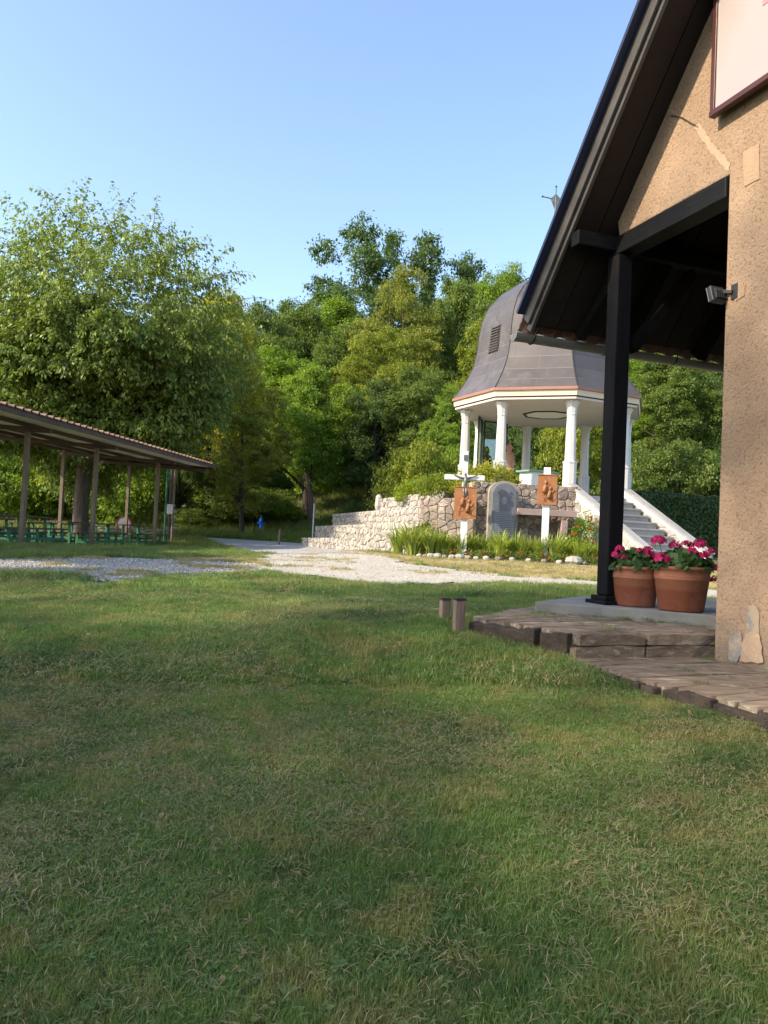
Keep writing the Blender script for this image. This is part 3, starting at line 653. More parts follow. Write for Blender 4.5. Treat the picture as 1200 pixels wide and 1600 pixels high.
FOREST = [
 (352, 41, 432, 130, 'tall', GO, 'golden yellow-green tree showing just right of the cherry crown'),
 (300, 46, 470, 150, 'round', MID, 'green tree hidden low behind the right edge of the cherry'),
 (415, 52, 462, 140, 'round2', MID, 'mid green tree under the skyline left of the slope centre'),
 (392, 35, 540, 160, 'layered', OL, 'olive-green layered tree above the shrubs by the road bend'),
 (340, 42, 560, 120, 'round', BR, 'bright green tree between the golden tree and the olive tree'),
 (470, 56, 452, 130, 'tall', MID, 'slender green tree on the skyline left of the dark oak'),
 (525, 60, 450, 140, 'tall', BR, 'light green tree on the skyline directly left of the dark oak'),
 (440, 47, 530, 140, 'tall', BR, 'light green tree mid slope above the leaning tree'),
 (540, 50, 500, 140, 'round2', MID, 'rounded green tree mid slope left of the yellowish tree'),
 (612, 64, 330, 270, 'oak', BL, 'tall dark oak with open crown rising above the skyline'),
 (705, 66, 395, 120, 'oak', DK, 'dark spreading tree on the skyline behind the oak'),
 (640, 47, 402, 170, 'layered', OL, 'large yellowish olive tree below the dark oak'),
 (600, 42, 500, 170, 'layered', YG, 'yellow-green tree spreading over the middle of the slope'),
 (720, 50, 425, 140, 'round', MID, 'green tree between the yellowish tree and the copper dome'),
 (790, 58, 402, 150, 'round2', BR, 'light green tree at the skyline just left of the dome top'),
 (850, 62, 410, 150, 'round2', MID, 'green tree hidden behind the top of the copper dome'),
 (762, 43, 480, 120, 'tall', YG, 'yellow-green tree brushing the left side of the dome'),
 (492, 39, 560, 160, 'round', BR, 'leaning bright green tree beside the woodland path'),
 (586, 39.1, 585, 120, 'round', DK, 'dark tree whose crown hangs over the marked grey trunk'),
 (660, 39, 560, 150, 'round2', MID, 'dense green tree left of the gazebo columns'),
 (710, 34, 590, 110, 'layered', BR, 'bright green tree reaching the gazebo eave from the left'),
 (535, 46, 620, 130, 'tall', DK, 'shaded tree deep in the wood above the woodland path'),
 (820, 42, 560, 170, 'round', DK, 'dark green tree seen between the gazebo columns'),
 (905, 38, 570, 150, 'round2', YG, 'yellow-green tree seen through the right gazebo columns'),
 (985, 44, 540, 150, 'round2', BR, 'light green tree just right of the black porch post'),
 (1060, 37, 545, 170, 'round', MID, 'green tree above the ivy wall below the gutter'),
 (1130, 40, 520, 170, 'round', DK, 'dark tree above the ivy wall beside the stucco corner'),
 (1090, 50, 470, 200, 'tall', MID, 'tall green tree far behind the porch opening'),
 (1240, 42, 500, 220, 'round2', MID, 'green tree hidden behind the stucco house corner'),
 (960, 54, 470, 200, 'round', MID, 'green tree rising behind the right of the gazebo roof'),
 (230, 50, 520, 190, 'round', BR, 'green tree far behind the cherry on the left slope'),
 (130, 52, 520, 200, 'round2', MID, 'green tree far behind the cherry trunk'),
 (30, 50, 540, 200, 'round', MID, 'green tree far behind the left side of the pavilion'),
 (-80, 46, 520, 220, 'round2', MID, 'green tree beyond the left edge behind the pavilion'),
 (290, 38, 640, 120, 'round2', DK, 'dark tree at the road bend behind the last pavilion post'),
]
for (px, d, top, wd, key, tint, lab) in FOREST: tree(px, d, top, wd, key, tint, lab)
for i, px in enumerate(range(-200, 1500, 80)):
    tree(px + random.uniform(-20, 25), 57 + random.uniform(-3, 3), 585 + random.uniform(-25, 25), 190, ('bush', 'round2')[i % 2], random.choice((MID, DK, BR)),
         'lower tree between the slope trees, mostly hidden by nearer crowns', 'lower trees between the slope trees')
# two ranks deep in the wood so that no sky shows between trunks
for i, px in enumerate(range(-250, 1600, 105)):
    tree(px + random.uniform(-25, 25), 78 + random.uniform(-5, 5), (475 if px < 560 else 430) + random.uniform(-12, 18) + (25 if px < 380 else 0), 250, ('round', 'tall', 'round2')[i % 3], random.choice((MID, DK, BR)),
         'far tree at the back of the wood seen only between nearer crowns', 'trees deep in the wood')
BUSHES = [
 (20, 37, 695, 170, BR, 'sunlit green shrub behind the left end of the pavilion'), (110, 38, 700, 150, YG, 'yellow-green shrub behind the cherry trunk'),
 (185, 37, 690, 140, BR, 'light green shrub behind the third pavilion post'), (-70, 37, 690, 180, BR, 'green shrub beyond the left edge behind the pavilion'),
 (232, 42, 715, 120, DK, 'dark shrub left of the back road'), (65, 43, 640, 200, MID, 'tall green shrub under the cherry crown'), (330, 41, 690, 130, MID, 'dark shrub above the clay bank'),
 (300, 36.5, 795, 70, MID, 'low rounded shrub beside the back road bend'), (345, 38.5, 745, 120, MID, 'dark bushy shrub at the foot of the olive tree'), (405, 39, 760, 130, MID, 'dense green shrub above the blue hydrant'),
 (440, 38.6, 782, 90, BR, 'green shrub left of the leaning trunk'), (530, 47, 715, 110, YG, 'yellowish shrub behind the woodland path'), (618, 44, 712, 70, MID, 'green shrub right of the marked trunk'),
 (552, 37, 782, 34, DK, 'small dark shrub at the end of the stone terraces'), (520, 33.5, 822, 26, MID, 'tiny green plant at the foot of the terraces'), 
 (655, 30, 690, 130, YG, 'yellow-green shrub standing above the stone terraces'), (650, 33.5, 705, 80, BR, 'bright shrub over the upper terrace corner'), (705, 31, 700, 90, BR, 'leafy shrub behind the white crucifix'),
 (845, 34, 680, 120, DK, 'dark shrub behind the gazebo floor'), (905, 33, 640, 120, YG, 'bright green shrub between the right gazebo columns'), (1000, 31, 700, 120, MID, 'green shrub at the right of the stairs'),
 (1060, 30.5, 690, 130, MID, 'green shrub above the middle of the ivy wall'), (1125, 31, 700, 130, DK, 'dark shrub above the right of the ivy wall'), (1210, 30, 700, 160, DK, 'dark shrub hidden behind the stucco corner'),
 (770, 36, 660, 130, DK, 'dark shrub seen through the glass screen'),
]
for (px, d, top, wd, tint, lab) in BUSHES: tree(px, d, top, wd, 'bush', tint, lab, 'shrubs at the edge of the wood', 'shrub', 'shrub')
# bank shrubs under the wood
for i in range(16):
    px = 330 + i * 19 + random.uniform(-6, 6)
    if 440 < px < 620: continue
    tree(px, 44 + random.uniform(-2, 3), 735 + random.uniform(-15, 15), 90, 'bush', random.choice((MID, BR, OL)), 'undergrowth shrub in the shade of the slope trees', 'undergrowth shrubs', 'shrub', 'shrub')

# trees that shade the lawn, left of and behind the photographer
variant('thin', 10, 2.5, 2.2, 107, 15000, .17, lobes=40, lobe_r=(.2, .34), leaf=.11, fill=.6, sig=.22)
for i, (x, y, h, key) in enumerate([(-22, -16, 24, 'thin'), (-23, -11, 25, 'thin'), (-21.5, -4.6, 22.5, 'thin'), (-25, -20, 24, 'thin'), (-14.2, 7.2, 10, 'round'), (-31, -15.5, 24, 'thin'), (-27.5, -14.3, 25, 'thin'), (-26, -17.5, 23, 'thin')]):
    tree(0, 0, 0, 0, key, MID, ('tall thin-crowned tree far left behind the camera, shading the lawn' if key == 'thin' else 'low green tree left of the gravel path outside the picture'), 'trees shading the lawn', xy=(x, y), topz=h, rz=i * 1.3)

# ------------------------------------------------------------------ the big cherry
def cherry():
    rs = np.random.default_rng(5); base = D(124, 836, 29.0); base[2] = gs(base[0], base[1]); H = 11.6
    t = thing('cherry_tree', 'big spreading cherry tree with drooping leafy branches behind the pavilion', 'tree', base); t.scale = (1.06, 1.06, 1.10)
    mb = MB(); P0 = np.array([0, 0, -.2]); tr = [P0, (0.02, 0, .4), (.0, 0, 1.2), (.03, .0, 2.1), (.06, 0, 2.9)]; mb.tube(tr, [.36, .29, .26, .25, .24], 14)
    ends = []; top = np.array([.06, 0, 2.8])
    LV = []; LA = []; LN = []; TN = []
    limbs = [(-2.2, .4), (-.4, .55), (.6, .5), (1.8, .4), (2.8, .6), (3.8, .45), (0.0, 1.9), (2.0, 2.2), (4.2, 1.8), (5.2, 1.1), (1.1, 1.1), (3.2, 1.0), (.2, 1.25), (-.5, 1.5), (2.7, 1.5), (3.6, 2.2), (5.9, .8)]
    def strand(p, d, L, n=9, droop=.10):
        q = tube_path(p, d, L, n, .10, rs, droop); return q
    for (a, up) in limbs:
        d = np.array([math.cos(a), math.sin(a), up]); L = 4.1 + (1.0 if 1 < up < 2 else 0); q = tube_path(top + np.array([0, 0, rs.uniform(-.4, .3)]), d, L, 10, .10, rs, .025 if up < 1 else .0)
        mb.tube(q, [.17 * (1 - i / 11) ** .9 + .015 for i in range(11)], 7)
        for j in range(2, 11):
            for s in range(4 if j < 10 else 6):
                aa = rs.uniform(0, 6.28); dd = (q[j] - q[j - 1]); dd = dd / np.linalg.norm(dd) * .55 + np.array([math.cos(aa), math.sin(aa), rs.uniform(-.15, .75)]) * .9
                L2 = rs.uniform(.9, 2.0) * (1.1 - .045 * j); q2 = strand(q[j], dd, L2, 8, .05); mb.tube(q2, [.028 * (1 - i / 9) + .005 for i in range(9)], 4, False)
                lobe_t = rs.uniform(0, 1)
                for k in range(2, 9):
                    for s2 in range(3):
                        a3 = rs.uniform(0, 6.28); d3 = (q2[k] - q2[k - 1]) / np.linalg.norm(q2[k] - q2[k - 1]) * .8 + np.array([math.cos(a3), math.sin(a3), rs.uniform(-.2, .5)]) * .7
                        q3 = strand(q2[k], d3, rs.uniform(.5, 1.15), 5, .17)
                        m = 5 * 9; tt = rs.uniform(0, 5, m); i0 = np.minimum(tt.astype(int), 4); fr = (tt - i0)[:, None]
                        pp = q3[i0] * (1 - fr) + q3[i0 + 1] * fr + rs.normal(0, .045, (m, 3)); tang = unit(q3[i0 + 1] - q3[i0]); side = unit(np.cross(tang, np.array([0, 0, 1.0]))) * rs.choice([-1, 1], m)[:, None]
                        LV.append(pp); LA.append(tang * .5 + side * .7 + np.array([0, 0, -.75]) + rs.normal(0, .3, (m, 3))); LN.append(np.array([0, 0, 1.0]) + rs.normal(0, .5, (m, 3)))
                        TN.append(np.clip(lobe_t * .5 + rs.uniform(0, .5, m) + rs.uniform(0, .15), 0, 1))
    for i in range(2300):
        d = unit(rs.normal(0, 1, 3)); d[2] = abs(d[2]) * 1.15 - .42; d = unit(d); az = math.atan2(d[1], d[0]); k_ = .74 + .34 * float(vnoise(np.array([az * 2.2 + 9]), np.array([d[2] * 3.5 + 7]), 91)[0])
        k_ *= 1 + .20 * max(0, d[2]) * math.sqrt(max(0, 1 - d[2] ** 2)) * 2 * (d[0] > 0)
        p = np.array([.3, 0, 6.6]) + d * np.array([5.1, 4.4, 4.6]) * k_ * rs.uniform(.28, 1.0) ** .6; q3 = tube_path(p, d * np.array([1, 1, .6]) + rs.normal(0, .3, 3) + np.array([0, 0, .25]), rs.uniform(.7, 1.7), 6, .08, rs, .13)
        if i % 3 == 0: mb.tube(q3, [.012, .011, .010, .009, .008, .006, .004], 4, False)
        m = 75; tt = rs.uniform(0, 6, m); i0 = np.minimum(tt.astype(int), 5); fr = (tt - i0)[:, None]; lobe_t = .25 + .6 * rs.uniform(0, 1) * (d[2] > -.1)  # upper sprays get paler tones: sunlit tops are put into the leaf colour
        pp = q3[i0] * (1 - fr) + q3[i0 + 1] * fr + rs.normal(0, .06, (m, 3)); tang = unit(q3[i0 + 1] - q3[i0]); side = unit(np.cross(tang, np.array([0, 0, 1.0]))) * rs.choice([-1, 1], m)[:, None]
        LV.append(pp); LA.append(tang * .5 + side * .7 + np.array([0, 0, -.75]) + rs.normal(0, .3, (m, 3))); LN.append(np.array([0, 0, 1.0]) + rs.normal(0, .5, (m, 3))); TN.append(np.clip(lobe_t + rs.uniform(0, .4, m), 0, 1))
    LV = np.concatenate(LV); LA = np.concatenate(LA); LN = np.concatenate(LN); TN = np.concatenate(TN)
    keep = rs.uniform(0, 1, len(LV)) < min(1, 290000 / len(LV)); LV, LA, LN, TN = LV[keep], LA[keep], LN[keep], TN[keep]
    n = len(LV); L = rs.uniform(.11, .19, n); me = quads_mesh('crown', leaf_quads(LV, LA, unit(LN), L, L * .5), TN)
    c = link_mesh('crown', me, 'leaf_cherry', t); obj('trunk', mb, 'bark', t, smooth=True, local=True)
    return t, n
cherry_tree, NCH = cherry(); print('cherry leaves', NCH)

# ================================================================== STONE WALL HELPERS
def clip_half(poly, p, nrm):
    out = []
    for i in range(len(poly)):
        a, b = poly[i], poly[(i + 1) % len(poly)]; da = (a[0] - p[0]) * nrm[0] + (a[1] - p[1]) * nrm[1]; db = (b[0] - p[0]) * nrm[0] + (b[1] - p[1]) * nrm[1]
        if da <= 0: out.append(a)
        if da * db < 0: t = da / (da - db); out.append((a[0] + (b[0] - a[0]) * t, a[1] + (b[1] - a[1]) * t))
    return out
def cells(region, su, sv, seed, jit=.32):
    rs = random.Random(seed); us = [p[0] for p in region]; vs = [p[1] for p in region]; seeds = []
    r = 0; v = min(vs) - sv * .3
    while v < max(vs) + sv:
        u = min(us) - su + (su * .5 if r % 2 else 0)
        while u < max(us) + su:
            seeds.append((u + rs.uniform(-jit, jit) * su, v + rs.uniform(-jit, jit) * sv)); u += su * rs.uniform(.75, 1.25)
        v += sv; r += 1
    out = []
    for s in seeds:
        poly = list(region)
        for q in seeds:
            if q is s or abs(q[0] - s[0]) > 2.6 * su or abs(q[1] - s[1]) > 2.6 * sv: continue
            m = ((s[0] + q[0]) / 2, (s[1] + q[1]) / 2); poly = clip_half(poly, m, (q[0] - s[0], q[1] - s[1]))
            if len(poly) < 3: break
        if len(poly) >= 3:
            ar = abs(sum(poly[i][0] * poly[(i + 1) % len(poly)][1] - poly[(i + 1) % len(poly)][0] * poly[i][1] for i in range(len(poly)))) / 2
            if ar > su * sv * .12: out.append(poly)
    return out
def stone(poly, A, U, V, Nn, gap, depth, rs, mat, parent, bulge=.018):
    """one field stone from a 2D cell: polygon in wall coordinates (U,V), normal Nn"""
    c = np.mean(poly, 0); P2 = [np.array(p) for p in poly]; m = MB()
    def ring(shrink, dep, j=0):
        o_ = []
        for p in P2:
            d = np.array(p) - c; L = np.linalg.norm(d); k = max(.1, (L - shrink) / L); q = c + d * k + np.array([rs.uniform(-j, j), rs.uniform(-j, j)]); o_.append(A + U * q[0] + V * q[1] + Nn * dep)
        return o_
    n = len(P2); d0 = depth * rs.uniform(.55, 1.25); r0 = ring(gap, -.03); r1 = ring(gap * 1.2, d0 * .6, .004); r2 = [q + Nn * rs.uniform(-.012, .014) for q in ring(gap * 1.2 + .022, d0 + rs.uniform(0, .012), .010)]
    cc = A + U * c[0] + V * c[1] + Nn * (d0 + bulge * rs.uniform(.2, 1)); vs = r0 + r1 + r2 + [cc]; fs = []
    for i in range(n):
        j = (i + 1) % n; fs += [(i, j, n + j, n + i), (n + i, n + j, 2 * n + j, 2 * n + i), (2 * n + i, 2 * n + j, 3 * n)]
    m.add(vs, fs); return obj('stone', m, mat, parent)
def stone_face(parent, A, B, zb, zt, su, sv, seed, mat, gap=.008, depth=.022, zt2=None, holes=(), out=0.0):
    """stones along A->B (plan points, outward normal to the right of A->B)"""
    rs = random.Random(seed); A = np.array([A[0], A[1], 0.]); B = np.array([B[0], B[1], 0.]); L = np.linalg.norm(B - A); U = (B - A) / L; V = np.array([0, 0, 1.]); Nn = np.cross(U, V)
    zt2 = zt if zt2 is None else zt2; reg = [(0, zb), (L, zb), (L, zt2), (0, zt)]
    for poly in cells(reg, su, sv, seed):
        c = np.mean(poly, 0)
        if any(h[0] < c[0] < h[1] and h[2] < c[1] < h[3] for h in holes): continue
        stone(poly, A + Nn * out, U, V, Nn, gap, depth, rs, mat, parent)

# ================================================================== GAZEBO
GC = np.array([4.987, 24.0]); GR = 2.99; GRC = 2.566; GTH = 0.84388; FLOOR_Z = 2.40; EAVE_Z = 5.385
VA = [GTH + k * math.pi / 4 for k in range(8)]
def gp(r_, k, z): a = VA[k % 8]; return np.array([GC[0] + r_ * math.cos(a), GC[1] + r_ * math.sin(a), z])
gaz = thing('gazebo', 'open octagonal gazebo with white columns under a bell-shaped copper roof', 'gazebo', (GC[0], GC[1], FLOOR_Z))
PROF = [(2.99, 0.0), (2.79, .28), (2.58, .62), (2.40, 1.02), (2.31, 1.45), (2.27, 1.95), (2.19, 2.42), (2.0, 2.9), (1.62, 3.35), (1.1, 3.72), (.55, 3.98), (.12, 4.15)]
pf = np.array(PROF)
def pr(z): return float(np.interp(z, pf[:, 1], pf[:, 0]))
m = MB(); vs = []; nz = 28; zs = [4.15 * i / nz for i in range(nz + 1)]
for z in zs:
    for k in range(8): vs.append(gp(pr(z) - .004, k, EAVE_Z + z))
fs = [(i * 8 + k, i * 8 + (k + 1) % 8, (i + 1) * 8 + (k + 1) % 8, (i + 1) * 8 + k) for i in range(nz) for k in range(8)]
m.add(vs, fs + [tuple(range(nz * 8, nz * 8 + 8))]); roof = obj('roof', m, 'copper_seam', gaz)
rows = [0, .27, .60, 1.0, 1.42, 1.85, 2.28, 2.70, 3.1, 3.5, 3.85]
VENTS = {3: 0}
def facet_pt(k, u, z, off=0.0):
    a = gp(pr(z), k, EAVE_Z + z); b = gp(pr(z), k + 1, EAVE_Z + z); p = a * (1 - u) + b * u
    am = (VA[k % 8] + VA[(k + 1) % 8 if (k + 1) % 8 else 0]) / 2 if k % 8 != 7 else VA[7] + math.pi / 8
    return p + np.array([math.cos(am), math.sin(am), .15]) * off
for k in range(8):
    for i in range(len(rows) - 1):
        z0, z1 = rows[i] + .009, rows[i + 1] - .009; nc = 2 if i < 8 else 1; of = .25 if i % 2 else 0.0
        edges = [0] + [min(.98, max(.02, (j + of) / nc)) for j in range(1 if not of else 0, nc) if (j + of) > 0] + [1]
        for u0, u1 in zip(edges[:-1], edges[1:]):
            if u1 - u0 < .05: continue
            wdt = pr(z0) * .765; g = .006 / wdt; v_ = []; nn = 4
            for off in (0.0, .003):
                for j in range(nn):
                    z = z0 + (z1 - z0) * j / (nn - 1)
                    v_ += [facet_pt(k, u0 + g, z, off), facet_pt(k, u1 - g, z, off)]
            f_ = [(2 * j, 2 * j + 1, 2 * j + 3, 2 * j + 2) for j in range(nn - 1)] + [(2 * nn + 2 * j, 2 * nn + 2 * j + 1, 2 * nn + 2 * j + 3, 2 * nn + 2 * j + 2) for j in range(nn - 1)]
            f_ += [(0, 1, 2 * nn + 1, 2 * nn), (2 * nn - 2, 2 * nn - 1, 4 * nn - 1, 4 * nn - 2)]
            f_ += [(2 * j, 2 * j + 2, 2 * nn + 2 * j + 2, 2 * nn + 2 * j) for j in range(nn - 1)] + [(2 * j + 1, 2 * j + 3, 2 * nn + 2 * j + 3, 2 * nn + 2 * j + 1) for j in range(nn - 1)]
            obj('roof_sheet', MB().add(v_, f_), 'copper_sheet', roof)
for k in range(8):
    obj('ridge_seam', MB().tube([gp(pr(z) + .006, k, EAVE_Z + z) for z in zs], .016, 5), 'louver_dark', roof)
for k in (1, 3, 5, 7):         # louvred vents
    z0, z1, u0, u1 = 1.30, 2.12, .40, .68
    ve = obj('vent', MB().prism([facet_pt(k, u0, z0, .0), facet_pt(k, u1, z0, .0), facet_pt(k, u1, z1, .0), facet_pt(k, u0, z1, .0)], facet_pt(k, .5, 1.7, .018) - facet_pt(k, .5, 1.7, 0)), 'louver_dark', roof)
    for j in range(10):
        z = z0 + (z1 - z0) * (j + .5) / 10; obj('slat', MB().bar(facet_pt(k, u0 + .02, z, .03), facet_pt(k, u1 - .02, z, .03), .035, .022), 'copper_sheet', roof)
def ringband(r0, z0, r1, z1, r2, z2, r3, z3):
    m = MB(); v_ = [gp(r_, k, z) for (r_, z) in ((r0, z0), (r1, z1), (r2, z2), (r3, z3)) for k in range(8)]
    return m.add(v_, [(i * 8 + k, i * 8 + (k + 1) % 8, ((i + 1) % 4) * 8 + (k + 1) % 8, ((i + 1) % 4) * 8 + k) for i in range(4) for k in range(8)])
obj('copper_edge', ringband(2.6, EAVE_Z - .004, 3.03, EAVE_Z - .004, 3.03, EAVE_Z - .09, 2.6, EAVE_Z - .09), 'fascia_copper', gaz)
obj('fascia', ringband(2.6, EAVE_Z - .094, 2.98, EAVE_Z - .094, 2.96, EAVE_Z - .25, 2.6, EAVE_Z - .25), 'fascia_cream', gaz)
obj('shadow_gap', ringband(2.6, EAVE_Z - .254, 2.93, EAVE_Z - .254, 2.93, EAVE_Z - .28, 2.6, EAVE_Z - .28), 'louver_dark', gaz)  # solid dark ring; the shade of the gap is put into its colour
CEIL = EAVE_Z - .34
obj('ceiling', MB().prism([gp(2.92, k, CEIL) for k in range(8)], (0, 0, .055)), 'plaster_ceiling', gaz)
m = MB(); v_ = [gp(r_, k, z) for (r_, z) in ((.78, CEIL - .004), (.78, CEIL - .03), (.70, CEIL - .03), (.70, CEIL - .004)) for k in range(8)]
obj('ceiling_ring', m.add(v_, [(i * 8 + k, i * 8 + (k + 1) % 8, ((i + 1) % 4) * 8 + (k + 1) % 8, ((i + 1) % 4) * 8 + k) for i in range(4) for k in range(8)]), 'louver_dark', gaz)
obj('ceiling_panel', MB().prism([gp(.695, k, CEIL - .003) for k in range(8)], (0, 0, -.012)), 'deck_cream', gaz)
for k in range(8):
    b = gp(GRC, k, FLOOR_Z); rot = VA[k] + math.pi / 8
    cb = obj('column_base', MB().lathe(b, [(.205, -.02), (.205, .06), (.190, .08), (.190, .86), (.203, .88), (.203, .93)], 8, rot=rot), 'marble_white', gaz, bevel=.006)
    obj('column_shaft', MB().lathe(b, [(.150, .934), (.143, 1.6), (.128, CEIL - FLOOR_Z - .42)], 8, rot=rot), 'marble_white', gaz, bevel=.006)
    obj('capital', MB().lathe(b, [(.138, CEIL - FLOOR_Z - .418), (.138, CEIL - FLOOR_Z - .38), (.134, CEIL - FLOOR_Z - .37), (.15, CEIL - FLOOR_Z - .2), (.21, CEIL - FLOOR_Z - .06), (.21, CEIL - FLOOR_Z - .003)], 8, rot=rot), 'marble_white', gaz, bevel=.006)
# finial
tp = np.array([GC[0], GC[1], EAVE_Z + 4.1]); FT = 12.1
obj('finial_pole', MB().tube([tp, (GC[0], GC[1], FT - .1)], [.05, .028], 8), 'bronze_grey', gaz)
obj('finial_ball', MB().lathe((GC[0], GC[1], EAVE_Z + 4.3), [(.03, -.14), (.12, -.08), (.15, 0), (.12, .08), (.03, .14)], 12), 'bronze_grey', gaz, smooth=True)
m = MB(); m.prism([(GC[0] - .16, GC[1] - .02, FT - .18), (GC[0], GC[1] - .02, FT - .56), (GC[0] + .16, GC[1] - .02, FT - .18), (GC[0], GC[1] - .02, FT - .02)], (0, .04, 0)); obj('finial_star', m, 'bronze_grey', gaz)
for (dx, dz) in ((-.42, .02), (.42, .02), (0, .42)):
    a = np.array([GC[0], GC[1], FT - .2 if dx else FT - .03]); b = np.array([GC[0] + dx, GC[1], FT - .14 + (dz if dx else .36)])
    ar = obj('finial_arm', MB().tube([a, b], .018, 6), 'bronze_grey', gaz); obj('finial_tip', MB().lathe(b, [(.01, -.04), (.04, 0), (.01, .04)], 8), 'bronze_grey', ar)
# floor terrace
W1 = D(738, 760, 20.7); W2 = D(905, 762, 21.0); COP_Z = 2.60
fl = MB().prism([(2.4, 22.2, FLOOR_Z - .18), (W1[0] + .1, W1[1] + .3, FLOOR_Z - .18), (W2[0], W2[1] + .12, FLOOR_Z - .18), gp(2.85, 5, FLOOR_Z - .18), gp(2.85, 6, FLOOR_Z - .18), gp(3.0, 7, FLOOR_Z - .18), gp(3.2, 0, FLOOR_Z - .18), gp(3.2, 1, FLOOR_Z - .18), (1.8, 27, FLOOR_Z - .18)], (0, 0, .18))
obj('floor', fl, 'step_stone', gaz)

# front stone wall
def gl(p): return gs(p[0], p[1])
g0 = .45
fw = thing('stone_wall', 'brown fieldstone retaining wall under the gazebo behind the grey tablet', 'wall', (W1[0], W1[1], g0))
m = MB(); Uw = (W2 - W1)[:2]; Uw = Uw / np.linalg.norm(Uw); Nw = np.array([-Uw[1], Uw[0]])
q = [np.append(W1[:2] + Nw * .01, g0), np.append(W2[:2] + Nw * .01, g0), np.append(W2[:2] + Nw * .45, g0), np.append(W1[:2] + Nw * .45, g0)]
obj('mortar_core', MB().prism(q, (0, 0, COP_Z - g0 - .02)), 'mortar', fw)
stone_face(fw, W1, W2, .5, COP_Z, .25, .19, 3, 'stone_brown')
# left lower front wall
W0 = D(655, 800, 21.2); W0b = D(741, 800, 20.55); LZ = 2.12
fw2 = thing('stone_wall', 'lower brown stone wall behind the left rusty relief panel', 'wall', (W0[0], W0[1], g0))
Uv = (W0b - W0)[:2]; Uv = Uv / np.linalg.norm(Uv); Nv = np.array([-Uv[1], Uv[0]])
obj('mortar_core', MB().prism([np.append(W0[:2] + Nv * .01, g0), np.append(W0b[:2] + Nv * .01, g0), np.append(W0b[:2] + Nv * .6, g0), np.append(W0[:2] + Nv * .6, g0)], (0, 0, LZ - g0 - .02)), 'mortar', fw2)
stone_face(fw2, W0, W0b, .5, LZ, .26, .19, 4, 'stone_brown')
# terraces
TG = 'pale stone terrace steps left of the gazebo'
TERR = [  # (left px, left d, right px, right d, z bottom, z top left, z top right, label)
 ((474, 28.6), (640, 21.3), .40, .82, .98, 'lowest pale stone terrace wall beside the dusty track'),
 ((494, 29.8), (655, 22.0), .80, 1.28, 1.45, 'second pale stone terrace wall from the bottom'),
 ((520, 30.9), (672, 22.7), 1.25, 1.80, 1.98, 'third pale stone terrace wall from the bottom'),
 ((588, 27.4), (722, 22.9), 1.78, 2.32, 2.55, 'short topmost pale stone terrace wall against the gazebo shrubs'),
]
for i, (a, b, zb, zl, zr, lab) in enumerate(TERR):
    A = D(a[0], 830, a[1])[:2]; B = D(b[0], 830, b[1])[:2]
    tw = thing('terrace_wall', lab, 'wall', (A[0], A[1], zb), TG)
    U = (B - A) / np.linalg.norm(B - A); Nn = np.array([U[1], -U[0]]); back = .9
    m = MB(); zz0 = .3 if i == 0 else zb - .1
    a0, b0, b1, a1 = A - Nn * .01, B - Nn * .01, B - Nn * back, A - Nn * back
    v_ = [(a0[0], a0[1], zz0), (b0[0], b0[1], zz0), (b1[0], b1[1], zz0), (a1[0], a1[1], zz0), (a0[0], a0[1], zl - .02), (b0[0], b0[1], zr - .02), (b1[0], b1[1], zr - .02), (a1[0], a1[1], zl - .02)]
    m.add(v_, [(3, 2, 1, 0), (4, 5, 6, 7), (0, 1, 5, 4), (1, 2, 6, 5), (2, 3, 7, 6), (3, 0, 4, 7)]); obj('mortar_core', m, 'mortar', tw)
    stone_face(tw, A, B, zb if i else .42, zl, .15, .20, 20 + i, 'stone_light', gap=.007, depth=.04, zt2=zr)
    stone_face(tw, A - Nn * .9, A, zb if i else .42, zl, .2, .25, 40 + i, 'stone_light', gap=.012, depth=.04)
# small end stone on the top terrace
a = D(591, 800, 27.25); obj_es = MB().lathe((a[0], a[1], 1.9), [(.10, 0), (.15, .15), (.12, .50), (.04, .58)], 7); tag(obj('end_stone', obj_es, 'stone_light', bevel=.01), 'small upright pale stone at the left end of the topmost terrace', 'stone')
# planted fill behind the terraces
m = MB(); fillp = [D(606, 800, 28.3), D(722, 800, 24.4), D(735, 800, 27), D(640, 800, 33)]
tag(obj('planting_bed', MB().prism([(p[0], p[1], 1.6) for p in fillp], (0, 0, .55)), 'soil_grass'), 'raised soil bed planted with shrubs behind the topmost terrace', 'bed')

